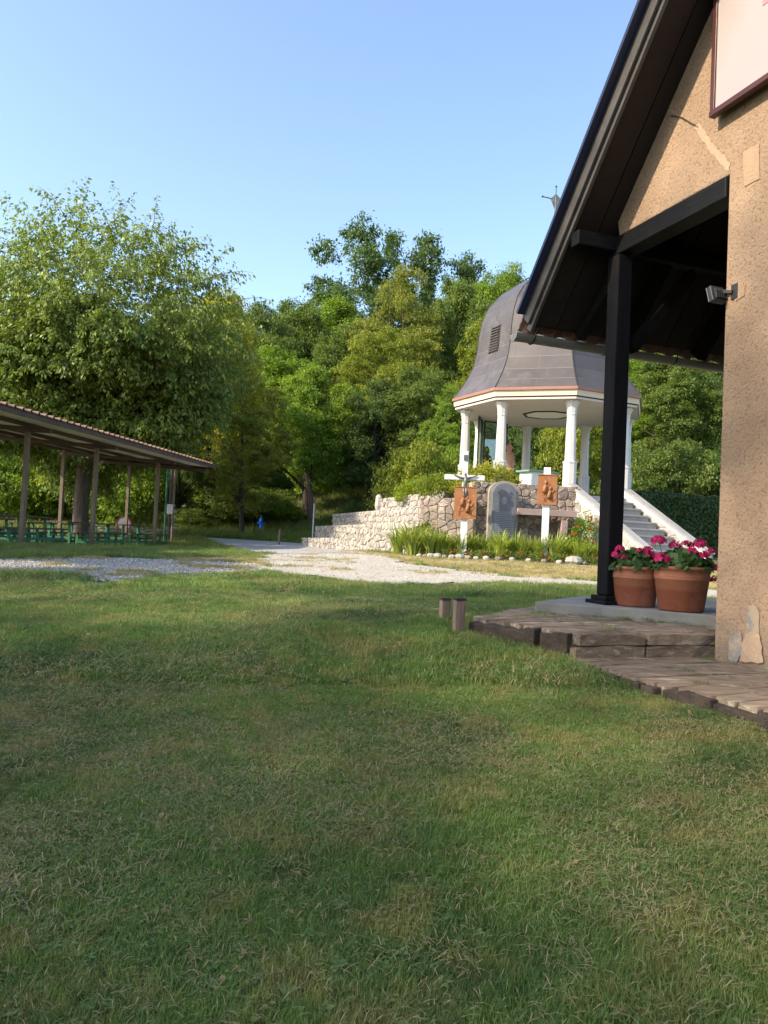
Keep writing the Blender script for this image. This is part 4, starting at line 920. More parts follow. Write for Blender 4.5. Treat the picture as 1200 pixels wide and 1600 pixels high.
# arched tablet
def tablet():
    c = D(786, 832, 20.35); zt = 1 + (847 - 755) / 1200 * 20.35; z0 = gl(c) - .05; wdt = .33; U = np.append(Uw, 0); Nf = -np.append(Nw, 0)
    t = thing('memorial_tablet', 'grey arched stone tablet with engraved lines against the stone wall', 'tablet', (c[0], c[1], z0))
    h = zt - z0; pts = [(-wdt, 0), (wdt, 0)] + [(wdt * math.cos(a), h - wdt * .95 + wdt * .95 * math.sin(a)) for a in np.linspace(0, math.pi, 13)]
    P3 = lambda u, v, o_=0.0: np.array([c[0], c[1], z0]) + U * u + np.array([0, 0, v]) + Nf * o_
    obj('surround', MB().prism([P3(u * 1.22, v * 1.03, -.22) for u, v in pts], Nf * .16), 'mortar', t)
    obj('slab', MB().prism([P3(u, v, -.055) for u, v in pts], Nf * .08), 'slate_grey', t, bevel=.01)
    rs = random.Random(4); y = h * .62
    while y > h * .16:
        m = MB(); u = -.24
        while u < .23:
            l_ = rs.uniform(.02, .07); m.box(P3(min(u + l_ / 2, .24), y, .028), (l_, .006, .016), U); u += l_ + .014
        obj('engraved_line', m, 'slate_letter', t); y -= .048
    m = MB(); m.lathe((0, 0, 0), [(.001, 0), (.001, .001)], 3); m = MB()
    for k in range(9):
        a = k * math.pi * 2 / 9; m.box(P3(.055 * math.cos(a), h * .77 + .075 * math.sin(a), .030), (.03, .012, .045), U)
    m.box(P3(0, h * .77, .03), (.035, .012, .10), U); obj('carved_emblem', m, 'slate_letter', t)
    for s in (-1, 1): obj('bolt', MB().tube([P3(s * .17, h * .87, .02), P3(s * .17, h * .87, .045)], .018, 8), 'black_metal', t)
tablet()
# pink stone ledge
LA_ = D(806, 797, 20.45); LB_ = D(897, 805, 20.65); LA_[2] = LB_[2] = 1.82
ld = thing('stone_ledge', 'pinkish stone shelf fixed along the wall behind the right relief', 'ledge', LA_)
obj('shelf', MB().bar(LA_, LB_, .42, .17), 'marble_pink', ld, bevel=.01)
q = D(879, 825, 20.6); obj('leg', MB().box((q[0], q[1], 1.02), (.17, .34, 1.24), Uw.tolist() + [0]), 'marble_pink', ld, bevel=.01)
q = D(893, 820, 20.75); tag(obj('wall_niche', MB().box((q[0], q[1] - .02, 1.1), (.34, .10, .62), Uw.tolist() + [0]), 'louver_dark'), 'dark square recess in the wall beside the ledge leg', 'niche')

# reliefs on white posts
def relief(pxc, top, bot, wpx, d, post_top, post_bot, label, seed):
    c = D(pxc, (top + bot) / 2, d); s = d / 1200.; z1 = D(pxc, top, d)[2]; z0 = D(pxc, bot, d)[2]; wd = wpx * s; gz_ = gs(c[0], c[1]) - .1
    t = thing('relief_board', label, 'relief panel', (c[0], c[1], gz_))
    U = np.array([math.cos(R(-6)), math.sin(R(-6)), 0]); Nf = np.array([U[1], -U[0], 0])
    obj('post', MB().box((c[0], c[1] + .06, (gz_ + post_top) / 2), (.17, .07, post_top - gz_), U), 'white_paint', t, bevel=.006)
    obj('panel', MB().box((c[0], c[1], (z0 + z1) / 2), (wd, .035, z1 - z0), U), 'rust_relief', t, bevel=.004)
    cz = (z0 + z1) / 2; h = z1 - z0; P3 = lambda u, v, o_=.02: np.array([c[0], c[1], cz]) + U * u * wd + np.array([0, 0, v * h]) + Nf * o_
    fr = MB(); e_ = .025
    for (a, b) in (((-.5, -.5), (.5, -.5)), ((-.5, .5), (.5, .5)), ((-.5, -.5), (-.5, .5)), ((.5, -.5), (.5, .5))): fr.bar(P3(*a), P3(*b), e_, .02)
    obj('rim', fr, 'rust_relief', t)
    rs = random.Random(seed); fg = MB()
    for (hx, hy) in ((-.08, .24), (.16, .05)):
        a = [P3(hx + .075 * math.cos(k * .7), hy + .06 * math.sin(k * .7), .025) for k in range(10)]; fg.tube(a, .010, 5)
        fg.lathe(P3(hx, hy, .018), [(.012, -.05), (.036, -.02), (.036, .02), (.012, .05)], 8)
        fg.tube([P3(hx, hy - .06), P3(hx - .04, hy - .18), P3(hx - .06, hy - .34)], [.02, .05, .07], 7)
        fg.tube([P3(hx, hy - .1), P3(hx + .12, hy - .16), P3(hx + .2, hy - .05)], [.02, .018, .012], 6)
    for k in range(12):
        u = rs.uniform(-.36, .36); v = rs.uniform(-.40, -.05); fg.tube([P3(u, v), P3(u + rs.uniform(-.12, .12), v + rs.uniform(-.08, .08)), P3(u + rs.uniform(-.2, .2), v + rs.uniform(-.12, .12))], [.006, .012, .006], 5)
    obj('relief_figures', fg, 'rust_relief', t, smooth=True)
    return c, t
relief(727, 761, 810, 35, 19.6, D(727, 790, 19.6)[2], 0, 'rusty orange figure relief on white post below the crucifix', 1)
relief(855, 742, 788, 30, 19.4, D(855, 730, 19.4)[2], 0, 'rusty orange figure relief on tall white post, right one of two', 2)
# crucifix on the left post
cc = D(727, 746, 19.66); cr = thing('crucifix', 'white wooden cross with bronze figure above the left rusty relief', 'cross', (cc[0], cc[1] + .07, cc[2] - .6))
U = np.array([1, -.03, 0]); a = D(695, 745, 19.7); b = D(757, 749, 19.7); top = D(728, 708, 19.7)
obj('crossbar', MB().bar((a[0], cc[1] + .06, a[2]), (b[0], cc[1] + .06, a[2] + .01), .12, .13), 'white_paint', cr, bevel=.006)
obj('upright', MB().box((cc[0], cc[1] + .075, (cc[2] - .25 + top[2]) / 2), (.13, .08, top[2] - cc[2] + .35), (1, 0, 0)), 'white_paint', cr, bevel=.006)
obj('name_plate', MB().box((cc[0], cc[1] + .02, top[2] - .12), (.11, .02, .14), (1, 0, 0)), 'bronze_grey', cr)
def corpus():
    me = bpy.data.meshes.new('figure'); k = .62
    J = dict(pelvis=(0, 0, 0), chest=(.02, -.02, .22), neck=(.02, -.03, .36), head=(-.02, -.06, .45), ls=(-.13, -.02, .33), le=(-.28, .0, .40), lh=(-.43, .02, .47), rs=(.16, -.02, .33), re=(.31, .0, .40), rh=(.46, .02, .47),
             lh2=(-.07, -.01, -.03), lk=(-.05, -.12, -.25), lf=(-.02, -.02, -.47), rh2=(.07, -.01, -.03), rk=(.06, -.12, -.25), rf=(.02, -.02, -.47), lt=(-.02, -.06, -.55), rt=(.02, -.06, -.55))
    rad = dict(pelvis=.075, chest=.085, neck=.032, head=.062, ls=.04, le=.028, lh=.02, rs=.04, re=.028, rh=.02, lh2=.055, lk=.04, lf=.028, rh2=.055, rk=.04, rf=.028, lt=.02, rt=.02)
    E = [('pelvis', 'chest'), ('chest', 'neck'), ('neck', 'head'), ('chest', 'ls'), ('ls', 'le'), ('le', 'lh'), ('chest', 'rs'), ('rs', 're'), ('re', 'rh'), ('pelvis', 'lh2'), ('lh2', 'lk'), ('lk', 'lf'), ('lf', 'lt'), ('pelvis', 'rh2'), ('rh2', 'rk'), ('rk', 'rf'), ('rf', 'rt')]
    ks = list(J); me.from_pydata([tuple(c * k for c in J[n]) for n in ks], [(ks.index(a), ks.index(b)) for a, b in E], []); o = bpy.data.objects.new('figure', me); COL.objects.link(o); o.parent = cr
    o.location = (0, -.11, .52 - .27 + .12); s = o.modifiers.new('skin', 'SKIN')
    for i, n in enumerate(ks): me.skin_vertices[0].data[i].radius = (rad[n] * k * 1.05,) * 2
    me.skin_vertices[0].data[0].use_root = True; o.modifiers.new('sub', 'SUBSURF').levels = 1; o.modifiers['sub'].render_levels = 1
    return o
cmesh = bpy.data.meshes.new('tmp'); 
def add_corpus():
    import bmesh
    o_me = bpy.data.meshes.new('figure'); 
    return None
def corpus_safe():
    bm_me = bpy.data.meshes.new('figure'); o = bpy.data.objects.new('figure', bm_me); COL.objects.link(o); o.parent = cr
    m = MB(); k = .9
    def T(pts, rads, n=8): m.tube([tuple(c * k for c in p) for p in pts], [r_ * k for r_ in rads], n)
    T([(0, 0, -.06), (0, -.01, .05), (.01, -.03, .16), (.02, -.02, .27), (.02, -.02, .31), (.015, -.04, .34), (.0, -.06, .38), (-.01, -.06, .44), (-.01, -.06, .465)], [.05, .062, .058, .075, .045, .025, .04, .042, .012], 10)
    for s in (-1, 1):
        T([(s * .03, -.02, .27), (s * .12, -.01, .29), (s * .24, .0, .33), (s * .35, .01, .38), (s * .40, .01, .40)], [.035, .032, .024, .018, .012], 7)
        T([(s * .03, 0, .0), (s * .04, -.05, -.12), (s * .035, -.09, -.22), (s * .02, -.04, -.36), (s * .012, -.01, -.46), (s * .012, -.05, -.52)], [.045, .042, .032, .028, .018, .014], 7)
    bm_me.from_pydata(m.v, [], m.f); bm_me.update(); bm_me.materials.append(MATS['bronze_grey']); bm_me.polygons.foreach_set('use_smooth', [True] * len(bm_me.polygons))
    o.location = (0, -.10, .36); o.scale = (.85, .85, .85)
corpus_safe()
# altar box
q = D(838, 768, 23.2)
al = thing('altar_box', 'pale box with green lid standing on the gazebo floor', 'box', (q[0], q[1], FLOOR_Z))
obj('body', MB().box((q[0], q[1], FLOOR_Z + .36), (.86, .60, .72), (.8, .45, 0)), 'altar_pale', al, bevel=.01)
obj('lid', MB().box((q[0], q[1], FLOOR_Z + .75), (1.05, .72, .055), (.8, .45, 0)), 'altar_green', al, bevel=.008)
# glass screens
def screen(pa, pb, z0, z1, label):
    t = thing('glass_screen', label, 'glass screen', (pa[0], pa[1], z0)); a = np.array([pa[0], pa[1], 0]); b = np.array([pb[0], pb[1], 0])
    obj('pane', MB().box(((a + b) / 2 + np.array([0, 0, (z0 + z1) / 2])), (np.linalg.norm(b - a) - .06, .012, z1 - z0 - .04), b - a), 'pane_glass', t)
    for p in (a, b): obj('frame_post', MB().box(p + np.array([0, 0, (z0 + z1) / 2]), (.045, .05, z1 - z0), b - a), 'glass_frame_dark', t)
    obj('top_rail', MB().box((a + b) / 2 + np.array([0, 0, z1]), (np.linalg.norm(b - a) - .05, .04, .04), b - a), 'glass_frame_dark', t)
screen(gp(2.35, 2, 0), (gp(2.35, 2, 0) + gp(2.35, 1, 0)) / 2, FLOOR_Z, CEIL - .05, 'tall glass screen between the two rear left gazebo columns')
screen((gp(2.35, 2, 0) + gp(2.35, 3, 0)) / 2, gp(2.35, 2, 0) + np.array([-.1, -.1, 0]), FLOOR_Z, CEIL - .05, 'glass screen closing the leftmost bay of the gazebo')
q = D(795, 720, 25.2); st = MB(); st.lathe((q[0], q[1], FLOOR_Z), [(.20, 0), (.20, .5), (.13, .52), (.17, .9), (.20, 1.25), (.17, 1.5), (.07, 1.58), (.10, 1.66), (.11, 1.74), (.04, 1.86)], 10)
tag(obj('statue', st, 'statue_red', smooth=True), 'reddish robed statue on plinth behind the glass of the gazebo', 'statue')

# stairs with cheek walls
SD = np.array([.435, -.9]); SD /= np.linalg.norm(SD); stA = gp(GRC, 5, 0)[:2]; stB = gp(GRC, 6, 0)[:2]; AC = (stB - stA) / np.linalg.norm(stB - stA)
stair = thing('staircase', 'grey stone steps climbing to the gazebo between sloping white cheek walls', 'stairs', (*(stA + stB) / 2 + SD * 1.5, .45))
NS = 10; rise = (FLOOR_Z - .52) / NS; run = .30
for i in range(NS):
    c = (stA + stB) / 2 + SD * (.32 + run * (i + .5)); zt = FLOOR_Z - rise * (i + 1) + .0
    obj('step', MB().box((c[0], c[1], (zt + .4) / 2), (1.62, run - .004, zt - .28), (AC[0], AC[1], 0)), 'step_stone', stair, bevel=.008)
    obj('tread', MB().box((c[0] + SD[0] * .02, c[1] + SD[1] * .02, zt + .02), (1.64, run + .02, .035), (AC[0], AC[1], 0)), 'step_stone', stair, bevel=.006)
for s, P0 in ((0, stA - AC * .02), (1, stB + AC * .02)):
    a = P0 + SD * .12; b = P0 + SD * 3.15; n3 = np.array([AC[0], AC[1], 0]) * .2
    top0, top1 = FLOOR_Z + .28, .92
    cw = obj('cheek_wall', MB().prism([(a[0] - n3[0] / 2, a[1] - n3[1] / 2, .4), (b[0] - n3[0] / 2, b[1] - n3[1] / 2, .4), (b[0] - n3[0] / 2, b[1] - n3[1] / 2, top1), (a[0] - n3[0] / 2, a[1] - n3[1] / 2, top0)], n3), 'stone_light' if 0 else 'marble_white', stair)
    A3 = np.array([a[0], a[1], top0 + .025]); B3 = np.array([b[0], b[1], top1 + .025]); obj('cheek_coping', MB().bar(A3 - np.array([SD[0], SD[1], 0]) * .02, B3 + np.array([SD[0], SD[1], -.5]) * .05, .27, .05), 'step_stone', cw, bevel=.006)
    rs = random.Random(60 + s)
    for poly in cells([(0.05, .5), (2.9, .5), (2.9, .95), (.05, 2.45)], .34, .26, 60 + s):
        if max(p[1] for p in poly) > top0 - .05: continue
        stone(poly, np.array([a[0], a[1], 0]) - n3 * .5, np.array([SD[0], SD[1], 0]), np.array([0, 0, 1.]), -np.array([AC[0], AC[1], 0]), .014, .012, rs, 'stone_light', cw, .008)

# shrub on the wall, left of columns
def leafy(name, loc, rx, rz, n, leaf, mat, label, cat, tint=(1, 1, 1), seed=1, stems=6, clump=26, extra=None, group=None):
    rs = np.random.default_rng(seed); t = thing(name, label, cat, loc, group)
    nc = n // clump; d = unit(rs.normal(0, 1, (nc, 3))); d[:, 2] = np.abs(d[:, 2]) * 1.0 - .15; r_ = rs.uniform(.3, 1.0, nc) ** .5
    cc = d * r_[:, None] * np.array([rx, rx * .8, rz]) + np.array([0, 0, rz * .35]); ci = np.repeat(np.arange(nc), clump); m = len(ci)
    p = cc[ci] + rs.normal(0, leaf * .9, (m, 3)); L = leaf * rs.uniform(.6, 1.2, m)
    q = leaf_quads(p, d[ci] + rs.normal(0, .7, (m, 3)), unit(np.array([0, 0, 1.]) + rs.normal(0, .6, (m, 3))), L, L * .6)
    c = link_mesh('foliage', quads_mesh('foliage', q, np.clip(rs.uniform(0, 1, nc)[ci] * .6 + rs.uniform(0, .4, m), 0, 1)), mat, t); c.color = tuple(tint) + (1,)
    mb = MB()
    for k in range(stems):
        e_ = cc[rs.integers(0, nc)]; mb.tube([(rs.normal(0, .04), rs.normal(0, .04), -.05), e_ * .5 + rs.normal(0, .03, 3), e_], [.012 + leaf * .06, .01, .004], 5)
    obj('stem', mb, 'bark', t, local=True)
    return t, cc
q = D(762, 748, 22.0); leafy('golden_shrub', (q[0], q[1], 2.3), 1.0, .75, 7000, .075, 'leaf_mid', 'yellowish leafy shrub growing on the wall left of the gazebo', 'shrub', (2.6, 1.9, 1.1), 3)
q = D(690, 770, 22.8); leafy('wall_shrub', (q[0], q[1], 2.2), .9, .6, 5000, .075, 'leaf_mid', 'green shrub spilling over the topmost terrace behind the crossbar', 'shrub', (1.7, 1.5, .9), 5)
q = D(655, 770, 26.0); leafy('terrace_shrub', (q[0], q[1], 2.15), .85, .7, 5000, .09, 'leaf_mid', 'yellow-green shrub above the left part of the topmost terrace', 'shrub', (2.0, 1.8, .8), 6)

# ivy wall
def ivy():
    A = D(1000, 780, 24.2)[:2]; B = D(1200, 780, 25.5)[:2]; L = np.linalg.norm(B - A); U = (B - A) / L; Nf = np.array([U[1], -U[0]]); t = thing('ivy_wall', 'dark clipped ivy hedge covering the wall right of the gazebo stairs', 'hedge', (A[0], A[1], .5))
    g = .5; zt = 2.72; a, b = A, B; m = MB(); m.prism([(a[0], a[1], g), (b[0], b[1], g), (b[0] - Nf[0] * 1.4, b[1] - Nf[1] * 1.4, g), (a[0] - Nf[0] * 1.4, a[1] - Nf[1] * 1.4, g)], (0, 0, zt - g - .08)); obj('wall_core', m, 'mortar', t)
    rs = np.random.default_rng(9); n = 26000; u = rs.uniform(-.1, L, n); v = rs.uniform(g, zt, n); dep = .10 + .14 * vnoise(u, v, 61, .35) + rs.uniform(-.05, .05, n)
    P = np.stack([A[0] + U[0] * u + Nf[0] * dep, A[1] + U[1] * u + Nf[1] * dep, v], 1)
    n2 = 9000; u2 = rs.uniform(-.1, L, n2); w2 = rs.uniform(-1.4, .15, n2); P2 = np.stack([A[0] + U[0] * u2 + Nf[0] * w2, A[1] + U[1] * u2 + Nf[1] * w2, zt + .08 * vnoise(u2, w2, 62, .4) + rs.uniform(-.08, .05, n2)], 1)
    P = np.concatenate([P, P2]); n += n2; N3 = np.array([Nf[0], Nf[1], .4]); Lf = rs.uniform(.05, .10, n)
    q = leaf_quads(P - np.array([A[0], A[1], .5]), np.array([0, 0, -.8]) + rs.normal(0, .5, (n, 3)), unit(N3 + rs.normal(0, .4, (n, 3))), Lf, Lf * .9)
    link_mesh('ivy_leaves', quads_mesh('ivy_leaves', q, rs.uniform(0, 1, n)), 'leaf_ivy', t)
ivy()

MARKS = [(640, 'the peach-flowered bush'), (727, 'the left relief post'), (786, 'the grey tablet'), (822, 'the left end of the pink ledge'), (855, 'the right relief post'), (884, 'the daisies'), (916, 'the rose bush')]
def beside(px):
    m_ = min(MARKS, key=lambda a: abs(a[0] - px)); d_ = px - m_[0]
    return ('directly before ' if abs(d_) < 7 else 'just left of ' if -18 < d_ < 0 else 'just right of ' if 0 < d_ < 18 else 'well left of ' if d_ < 0 else 'well right of ') + m_[1]
# ================================================================== FLOWER BED
def lily_mesh(seed, n, h):
    rs = np.random.default_rng(seed); V = []; T = []
    for i in range(n):
        a = rs.uniform(0, 6.28); d = np.array([math.cos(a), math.sin(a), 0]); b = d * rs.uniform(0, .09); L = h * rs.uniform(.7, 1.25); ln = rs.uniform(.15, .75); wd = rs.uniform(.010, .017); sd = np.array([-d[1], d[0], 0]); t = rs.uniform(0, 1)
        ps = [b + d * L * ln * (s ** 1.8) + np.array([0, 0, L * (s - .55 * ln * s ** 3)]) for s in np.linspace(0, 1, 6)]
        for k in range(5):
            w0 = wd * (1 - (k / 5) ** 2 * .7); w1 = wd * (1 - ((k + 1) / 5) ** 2 * .7) if k < 4 else .001
            V.append([ps[k] - sd * w0, ps[k] + sd * w0, ps[k + 1] + sd * w1, ps[k + 1] - sd * w1]); T.append(t)
    return quads_mesh('leaves', np.array(V), np.array(T))
LM = [lily_mesh(s, 90, .62) for s in (1, 2, 3)]
for m_ in LM: m_.materials.append(MATS['leaf_lily'])
lab_l = ['leftmost and largest clump of strap leaves at the bed corner', 'second strap-leaved clump from the left of the bed']
for i in range(26):
    px = 622 + i * 12.2 if i > 1 else (622, 640)[i]; d = 20.0 + random.uniform(-.3, .35) - (px - 622) / 300 * .6
    q = D(px, 860, d); s = 1.4 if i < 3 else random.uniform(.95, 1.25)
    t = thing('daylily_clump', lab_l[i] if i < 2 else 'strap-leaved daylily clump ' + beside(px), 'plant', (q[0], q[1], gs(q[0], q[1])), 'daylily clumps in the bed', random.uniform(0, 6.28)); t.scale = (s, s, s)
    c = bpy.data.objects.new('leaves', LM[i % 3]); COL.objects.link(c); c.parent = t; v = random.uniform(.8, 1.15); c.color = (v, v, v * random.uniform(.7, 1), 1)
def flowers_on(t, cc, mat, n, size, seed, name='flower'):
    rs = np.random.default_rng(seed)
    me = None
    for i in range(n):
        c = cc[rs.integers(0, len(cc))] * 1.05; 
        if me is None:
            a = rs.uniform(0, 6.28, 14); ax = np.stack([np.cos(a), np.sin(a), rs.uniform(-.3, .9, 14)], 1); L = np.full(14, size)
            me = quads_mesh(name, leaf_quads(np.zeros((14, 3)), ax, unit(np.array([0, 0, 1.]) + rs.normal(0, .5, (14, 3))), L, L * .8), rs.uniform(0, 1, 14)); me.materials.append(MATS[mat])
        o = bpy.data.objects.new(name, me); COL.objects.link(o); o.parent = t; o.location = tuple(c + np.array([0, -.03, .02])); o.rotation_euler = tuple(rs.uniform(0, 3, 3))
q = D(668, 838, 20.7); t, cc = leafy('peach_flower_bush', (q[0], q[1], gs(q[0], q[1])), .62, .72, 3400, .06, 'leaf_mid', 'bush with peach flowers behind the strap leaves on the left', 'bush', (1.3, 1.3, .8), 7); flowers_on(t, cc[cc[:, 2] > .35], 'petal_peach', 34, .05, 1)
q = D(916, 838, 19.6); t, cc = leafy('rose_bush', (q[0], q[1], gs(q[0], q[1]) + .1), .5, .9, 2600, .06, 'leaf_mid', 'rose bush with red blooms at the foot of the stair wall', 'bush', (1.4, 1.5, .9), 8); flowers_on(t, cc[cc[:, 2] > .3], 'petal_red', 16, .05, 2)
q = D(884, 848, 19.8); t, cc = leafy('daisy_plant', (q[0], q[1], gs(q[0], q[1]) + .2), .42, .4, 900, .05, 'leaf_mid', 'white daisies with one red bloom left of the rose bush', 'flower', (1.2, 1.3, .9), 9); flowers_on(t, cc[cc[:, 2] > .15], 'petal_white', 26, .04, 3); flowers_on(t, cc[cc[:, 2] > .25], 'petal_red', 2, .06, 4)
for i in range(17):
    px = 700 + i * 14 + random.uniform(-4, 4); q = D(px, 870, 18.9 - (px - 700) / 240 * .5); t, cc = leafy('red_bedding_plant', (q[0], q[1], gs(q[0], q[1])), .20, .16, 320, .045, 'leaf_mid', 'low red-flowered bedding plant ' + beside(px), 'flower', (1.2, 1.2, 1), 70 + i, 2, group='red bedding plants along the bed edge'); flowers_on(t, cc, 'petal_red', 3 if i % 2 else 5, .035, 80 + i)
sl = ['pale round edging stone', 'white flat edging stone', 'grey lumpy edging stone', 'small whitish edging stone']
for i, px in enumerate([655, 664, 673, 683, 694, 706, 718, 731, 744, 760, 778, 800, 826, 850, 874, 897, 912]):
    q = D(px, 872, 18.75 - (px - 655) / 260 * .55); r_ = random.uniform(.07, .12) if i < 9 else random.uniform(.05, .09)
    if px in (897,): r_ = .2
    m = MB(); m.lathe((0, 0, 0), [(r_ * .7, -.03), (r_, r_ * .3), (r_ * .85, r_ * .75), (r_ * .3, r_ * .95)], 9); m.v = [(a * random.uniform(.85, 1.2), b * random.uniform(.8, 1.1), c) for a, b, c in m.v]
    o = obj('edging_stone', m, 'stone_brown' if i % 3 == 1 else 'stone_light', local=True, bevel=.01); o.location = (q[0], q[1], gs(q[0], q[1]) + .01)
    tag(o, ('big grey boulder at the right end of the bed edging' if px == 897 else 'pale stone edging the bed ' + beside(px)), 'stone', 'edging stones of the flower bed')

# ================================================================== HOUSE
house = thing('house', 'ochre stucco house with steep dark gable roof over an open porch', 'house', (O[0] + 3, O[1] + 1, .2))
SL = 1.17; S0 = 3.66
def sof(w_): return S0 + SL * w_
APW = 3.3; WALL_R = 6.6; DEPTH = 7.0; T0 = .3
m = MB()    # wall right of the opening, one L-shaped gable face with thickness
gable = [HP(1.20, 0, .22), HP(WALL_R, 0, .22), HP(WALL_R, 0, sof(0.0)), HP(APW, 0, sof(APW) - .01), HP(.0, 0, sof(0.0) - .01), HP(.03, 0, 3.525), HP(1.20, 0, 3.525)]
obj('gable_wall', MB().prism(gable, EV * T0), 'stucco', house, bevel=.012)
obj('side_wall', MB().prism([HP(1.20, T0 + .003, .22), HP(1.45, T0 + .003, .22), HP(1.45, DEPTH, .22), HP(1.20, DEPTH, .22)], (0, 0, sof(1.2) - .22 - .02)), 'stucco', house)
obj('rear_wall', MB().prism([HP(1.46, DEPTH, .22), HP(WALL_R, DEPTH, .22), HP(WALL_R, DEPTH, sof(0)), HP(APW, DEPTH, sof(APW) - .05), HP(1.46, DEPTH, sof(1.4) - .05)], -EV * .28), 'stucco', house)
obj('far_wall', MB().prism([HP(WALL_R - .25, T0 + .01, .22), HP(WALL_R - .003, T0 + .01, .22), HP(WALL_R - .003, DEPTH - .3, .22), HP(WALL_R - .25, DEPTH - .3, .22)], (0, 0, 3.3)), 'stucco', house)
# plinth and plaster marks on the wall
def wallpatch(name, pix, mat, lift=.004):
    pts = []
    for (px, py) in pix:
        r_ = ray(px, py); P0 = HP(0, -lift, 0); t = ((P0 - np.array([0, 0, EZ])) @ EV) / (r_ @ EV); pts.append(np.array([0, 0, EZ]) + r_ * t)
    out = []
    for i, p in enumerate(pts):
        q = pts[(i + 1) % len(pts)]
        for k in range(4):
            c = p + (q - p) * k / 4; c = c + (WV * random.uniform(-1, 1) + np.array([0, 0, random.uniform(-1, 1)])) * (.0045 if 'crack' not in name and mat != 'plaster_patch' else .0012); out.append(c)
    return obj(name, MB().prism(out, -EV * .002), mat, house)
wallpatch('plaster_repair', [(1085, 200), (1092, 193), (1103, 207), (1112, 222), (1120, 232), (1134, 246), (1141, 256), (1139, 268), (1131, 262), (1118, 247), (1107, 232), (1096, 217)], 'plaster_pale', .003)
wallpatch('plaster_patch', [(1161, 238), (1186, 224), (1187, 279), (1163, 292)], 'plaster_patch', .003)
wallpatch('wall_crack', [(1040, 181), (1052, 180), (1066, 183), (1078, 190), (1092, 198), (1091, 200), (1076, 192), (1064, 185), (1052, 182)], 'crack_dark', .003)
wallpatch('cement_smear', [(1167, 948), (1180, 944), (1187, 960), (1186, 990), (1182, 1003), (1170, 1000), (1166, 975)], 'cement_patch', .004)
wallpatch('cement_smear', [(1157, 1034), (1160, 1004), (1166, 990), (1176, 986), (1186, 990), (1190, 1010), (1192, 1036)], 'plaster_pale', .010)
wallpatch('cement_smear', [(1140, 995), (1158, 988), (1160, 1020), (1150, 1036), (1138, 1030)], 'cement_patch', .005)
wallpatch('plaster_patch', [(1139, 448), (1150, 440), (1165, 445), (1163, 462), (1150, 470), (1141, 462)], 'plaster_patch', .003)
# porch post, base, beams, braces
post = obj('porch_post', MB().box(HP(.02, .03, (SLAB_Z + .07 + 3.36) / 2), (.14, .14, 3.36 - SLAB_Z - .07), WV), 'timber_black', house, bevel=.012)
obj('post_foot', MB().box(HP(.02, .03, SLAB_Z + .05), (.20, .20, .035), WV), 'timber_black', house, bevel=.005)
obj('post_foot', MB().box(HP(.02, .03, SLAB_Z + .015), (.26, .26, .03), WV), 'timber_black', house, bevel=.005)
obj('beam', MB().bar(HP(-.1, .06, 3.445), HP(1.196, .06, 3.445), .16, .15), 'timber_beam', house, bevel=.01)
obj('beam', MB().bar(HP(-.03, -.38, 3.53 - .07), HP(-.03, DEPTH, 3.53 - .07), .11, .12), 'timber_beam', house, bevel=.01)
obj('brace', MB().bar(HP(.02, .16, 2.62), HP(.02, .75, 3.34), .09, .09), 'timber_dark', house, bevel=.006)
obj('brace', MB().bar(HP(-.62, .10, 2.86), HP(-.02, .10, 3.30), .08, .08), 'timber_black', house)
# roof slopes
EAW = -.65; OV = .42
def rp(w_, e_, off=0.0): return HP(w_, e_, sof(w_) + off)
left = [rp(EAW, -OV + .04, .0), rp(APW, -OV + .04, .0), rp(APW, DEPTH + .3, .0), rp(EAW, DEPTH + .3, .0)]
nup = np.cross(left[1] - left[0], left[3] - left[0]); nup = nup / np.linalg.norm(nup); nup = nup if nup[2] > 0 else -nup
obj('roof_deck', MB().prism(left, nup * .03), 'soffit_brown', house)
# soffit boards along the slope, seen from below
nb = 15
for i in range(nb):
    e0 = -OV + .05 + i * .235
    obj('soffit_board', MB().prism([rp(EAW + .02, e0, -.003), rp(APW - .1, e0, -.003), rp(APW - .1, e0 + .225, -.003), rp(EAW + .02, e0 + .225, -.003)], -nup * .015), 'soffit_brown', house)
for i in range(4):
    e0 = .55 + i * .85; obj('rafter', MB().bar(rp(EAW + .05, e0, -.12), rp(APW - .2, e0, -.12), .09, .14, up=tuple(nup)), 'timber_dark', house)
def mirror(p):   # other slope: reflect about the ridge
    p = np.array(p); rel = p - HP(APW, 0, 0); wcomp = rel @ WV; return p - 2 * wcomp * WV
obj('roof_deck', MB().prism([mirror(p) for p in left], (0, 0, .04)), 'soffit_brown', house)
# barge boards on the rake, from the outside in
obj('rake_flashing', MB().bar(rp(EAW - .06, -OV - .045, .185), rp(APW + .02, -OV - .045, .185), .07, .03, up=tuple(nup)), 'flashing_navy', house)
obj('barge_board', MB().bar(rp(EAW - .03, -OV + .005, .085), rp(APW, -OV + .005, .085), .028, .12, up=tuple(nup)), 'barge_grey', house, bevel=.004)
obj('barge_board', MB().bar(rp(EAW - .02, -OV + .035, -.01), rp(APW, -OV + .035, -.01), .03, .075, up=tuple(nup)), 'barge_grey', house, bevel=.004, label='inner narrower brown-grey barge board')
obj('barge_shadow_strip', MB().bar(rp(EAW - .02, -OV + .03, .045), rp(APW, -OV + .03, .045), .02, .03, up=tuple(nup)), 'timber_black', house)  # black bar painted in for the shade between the two boards
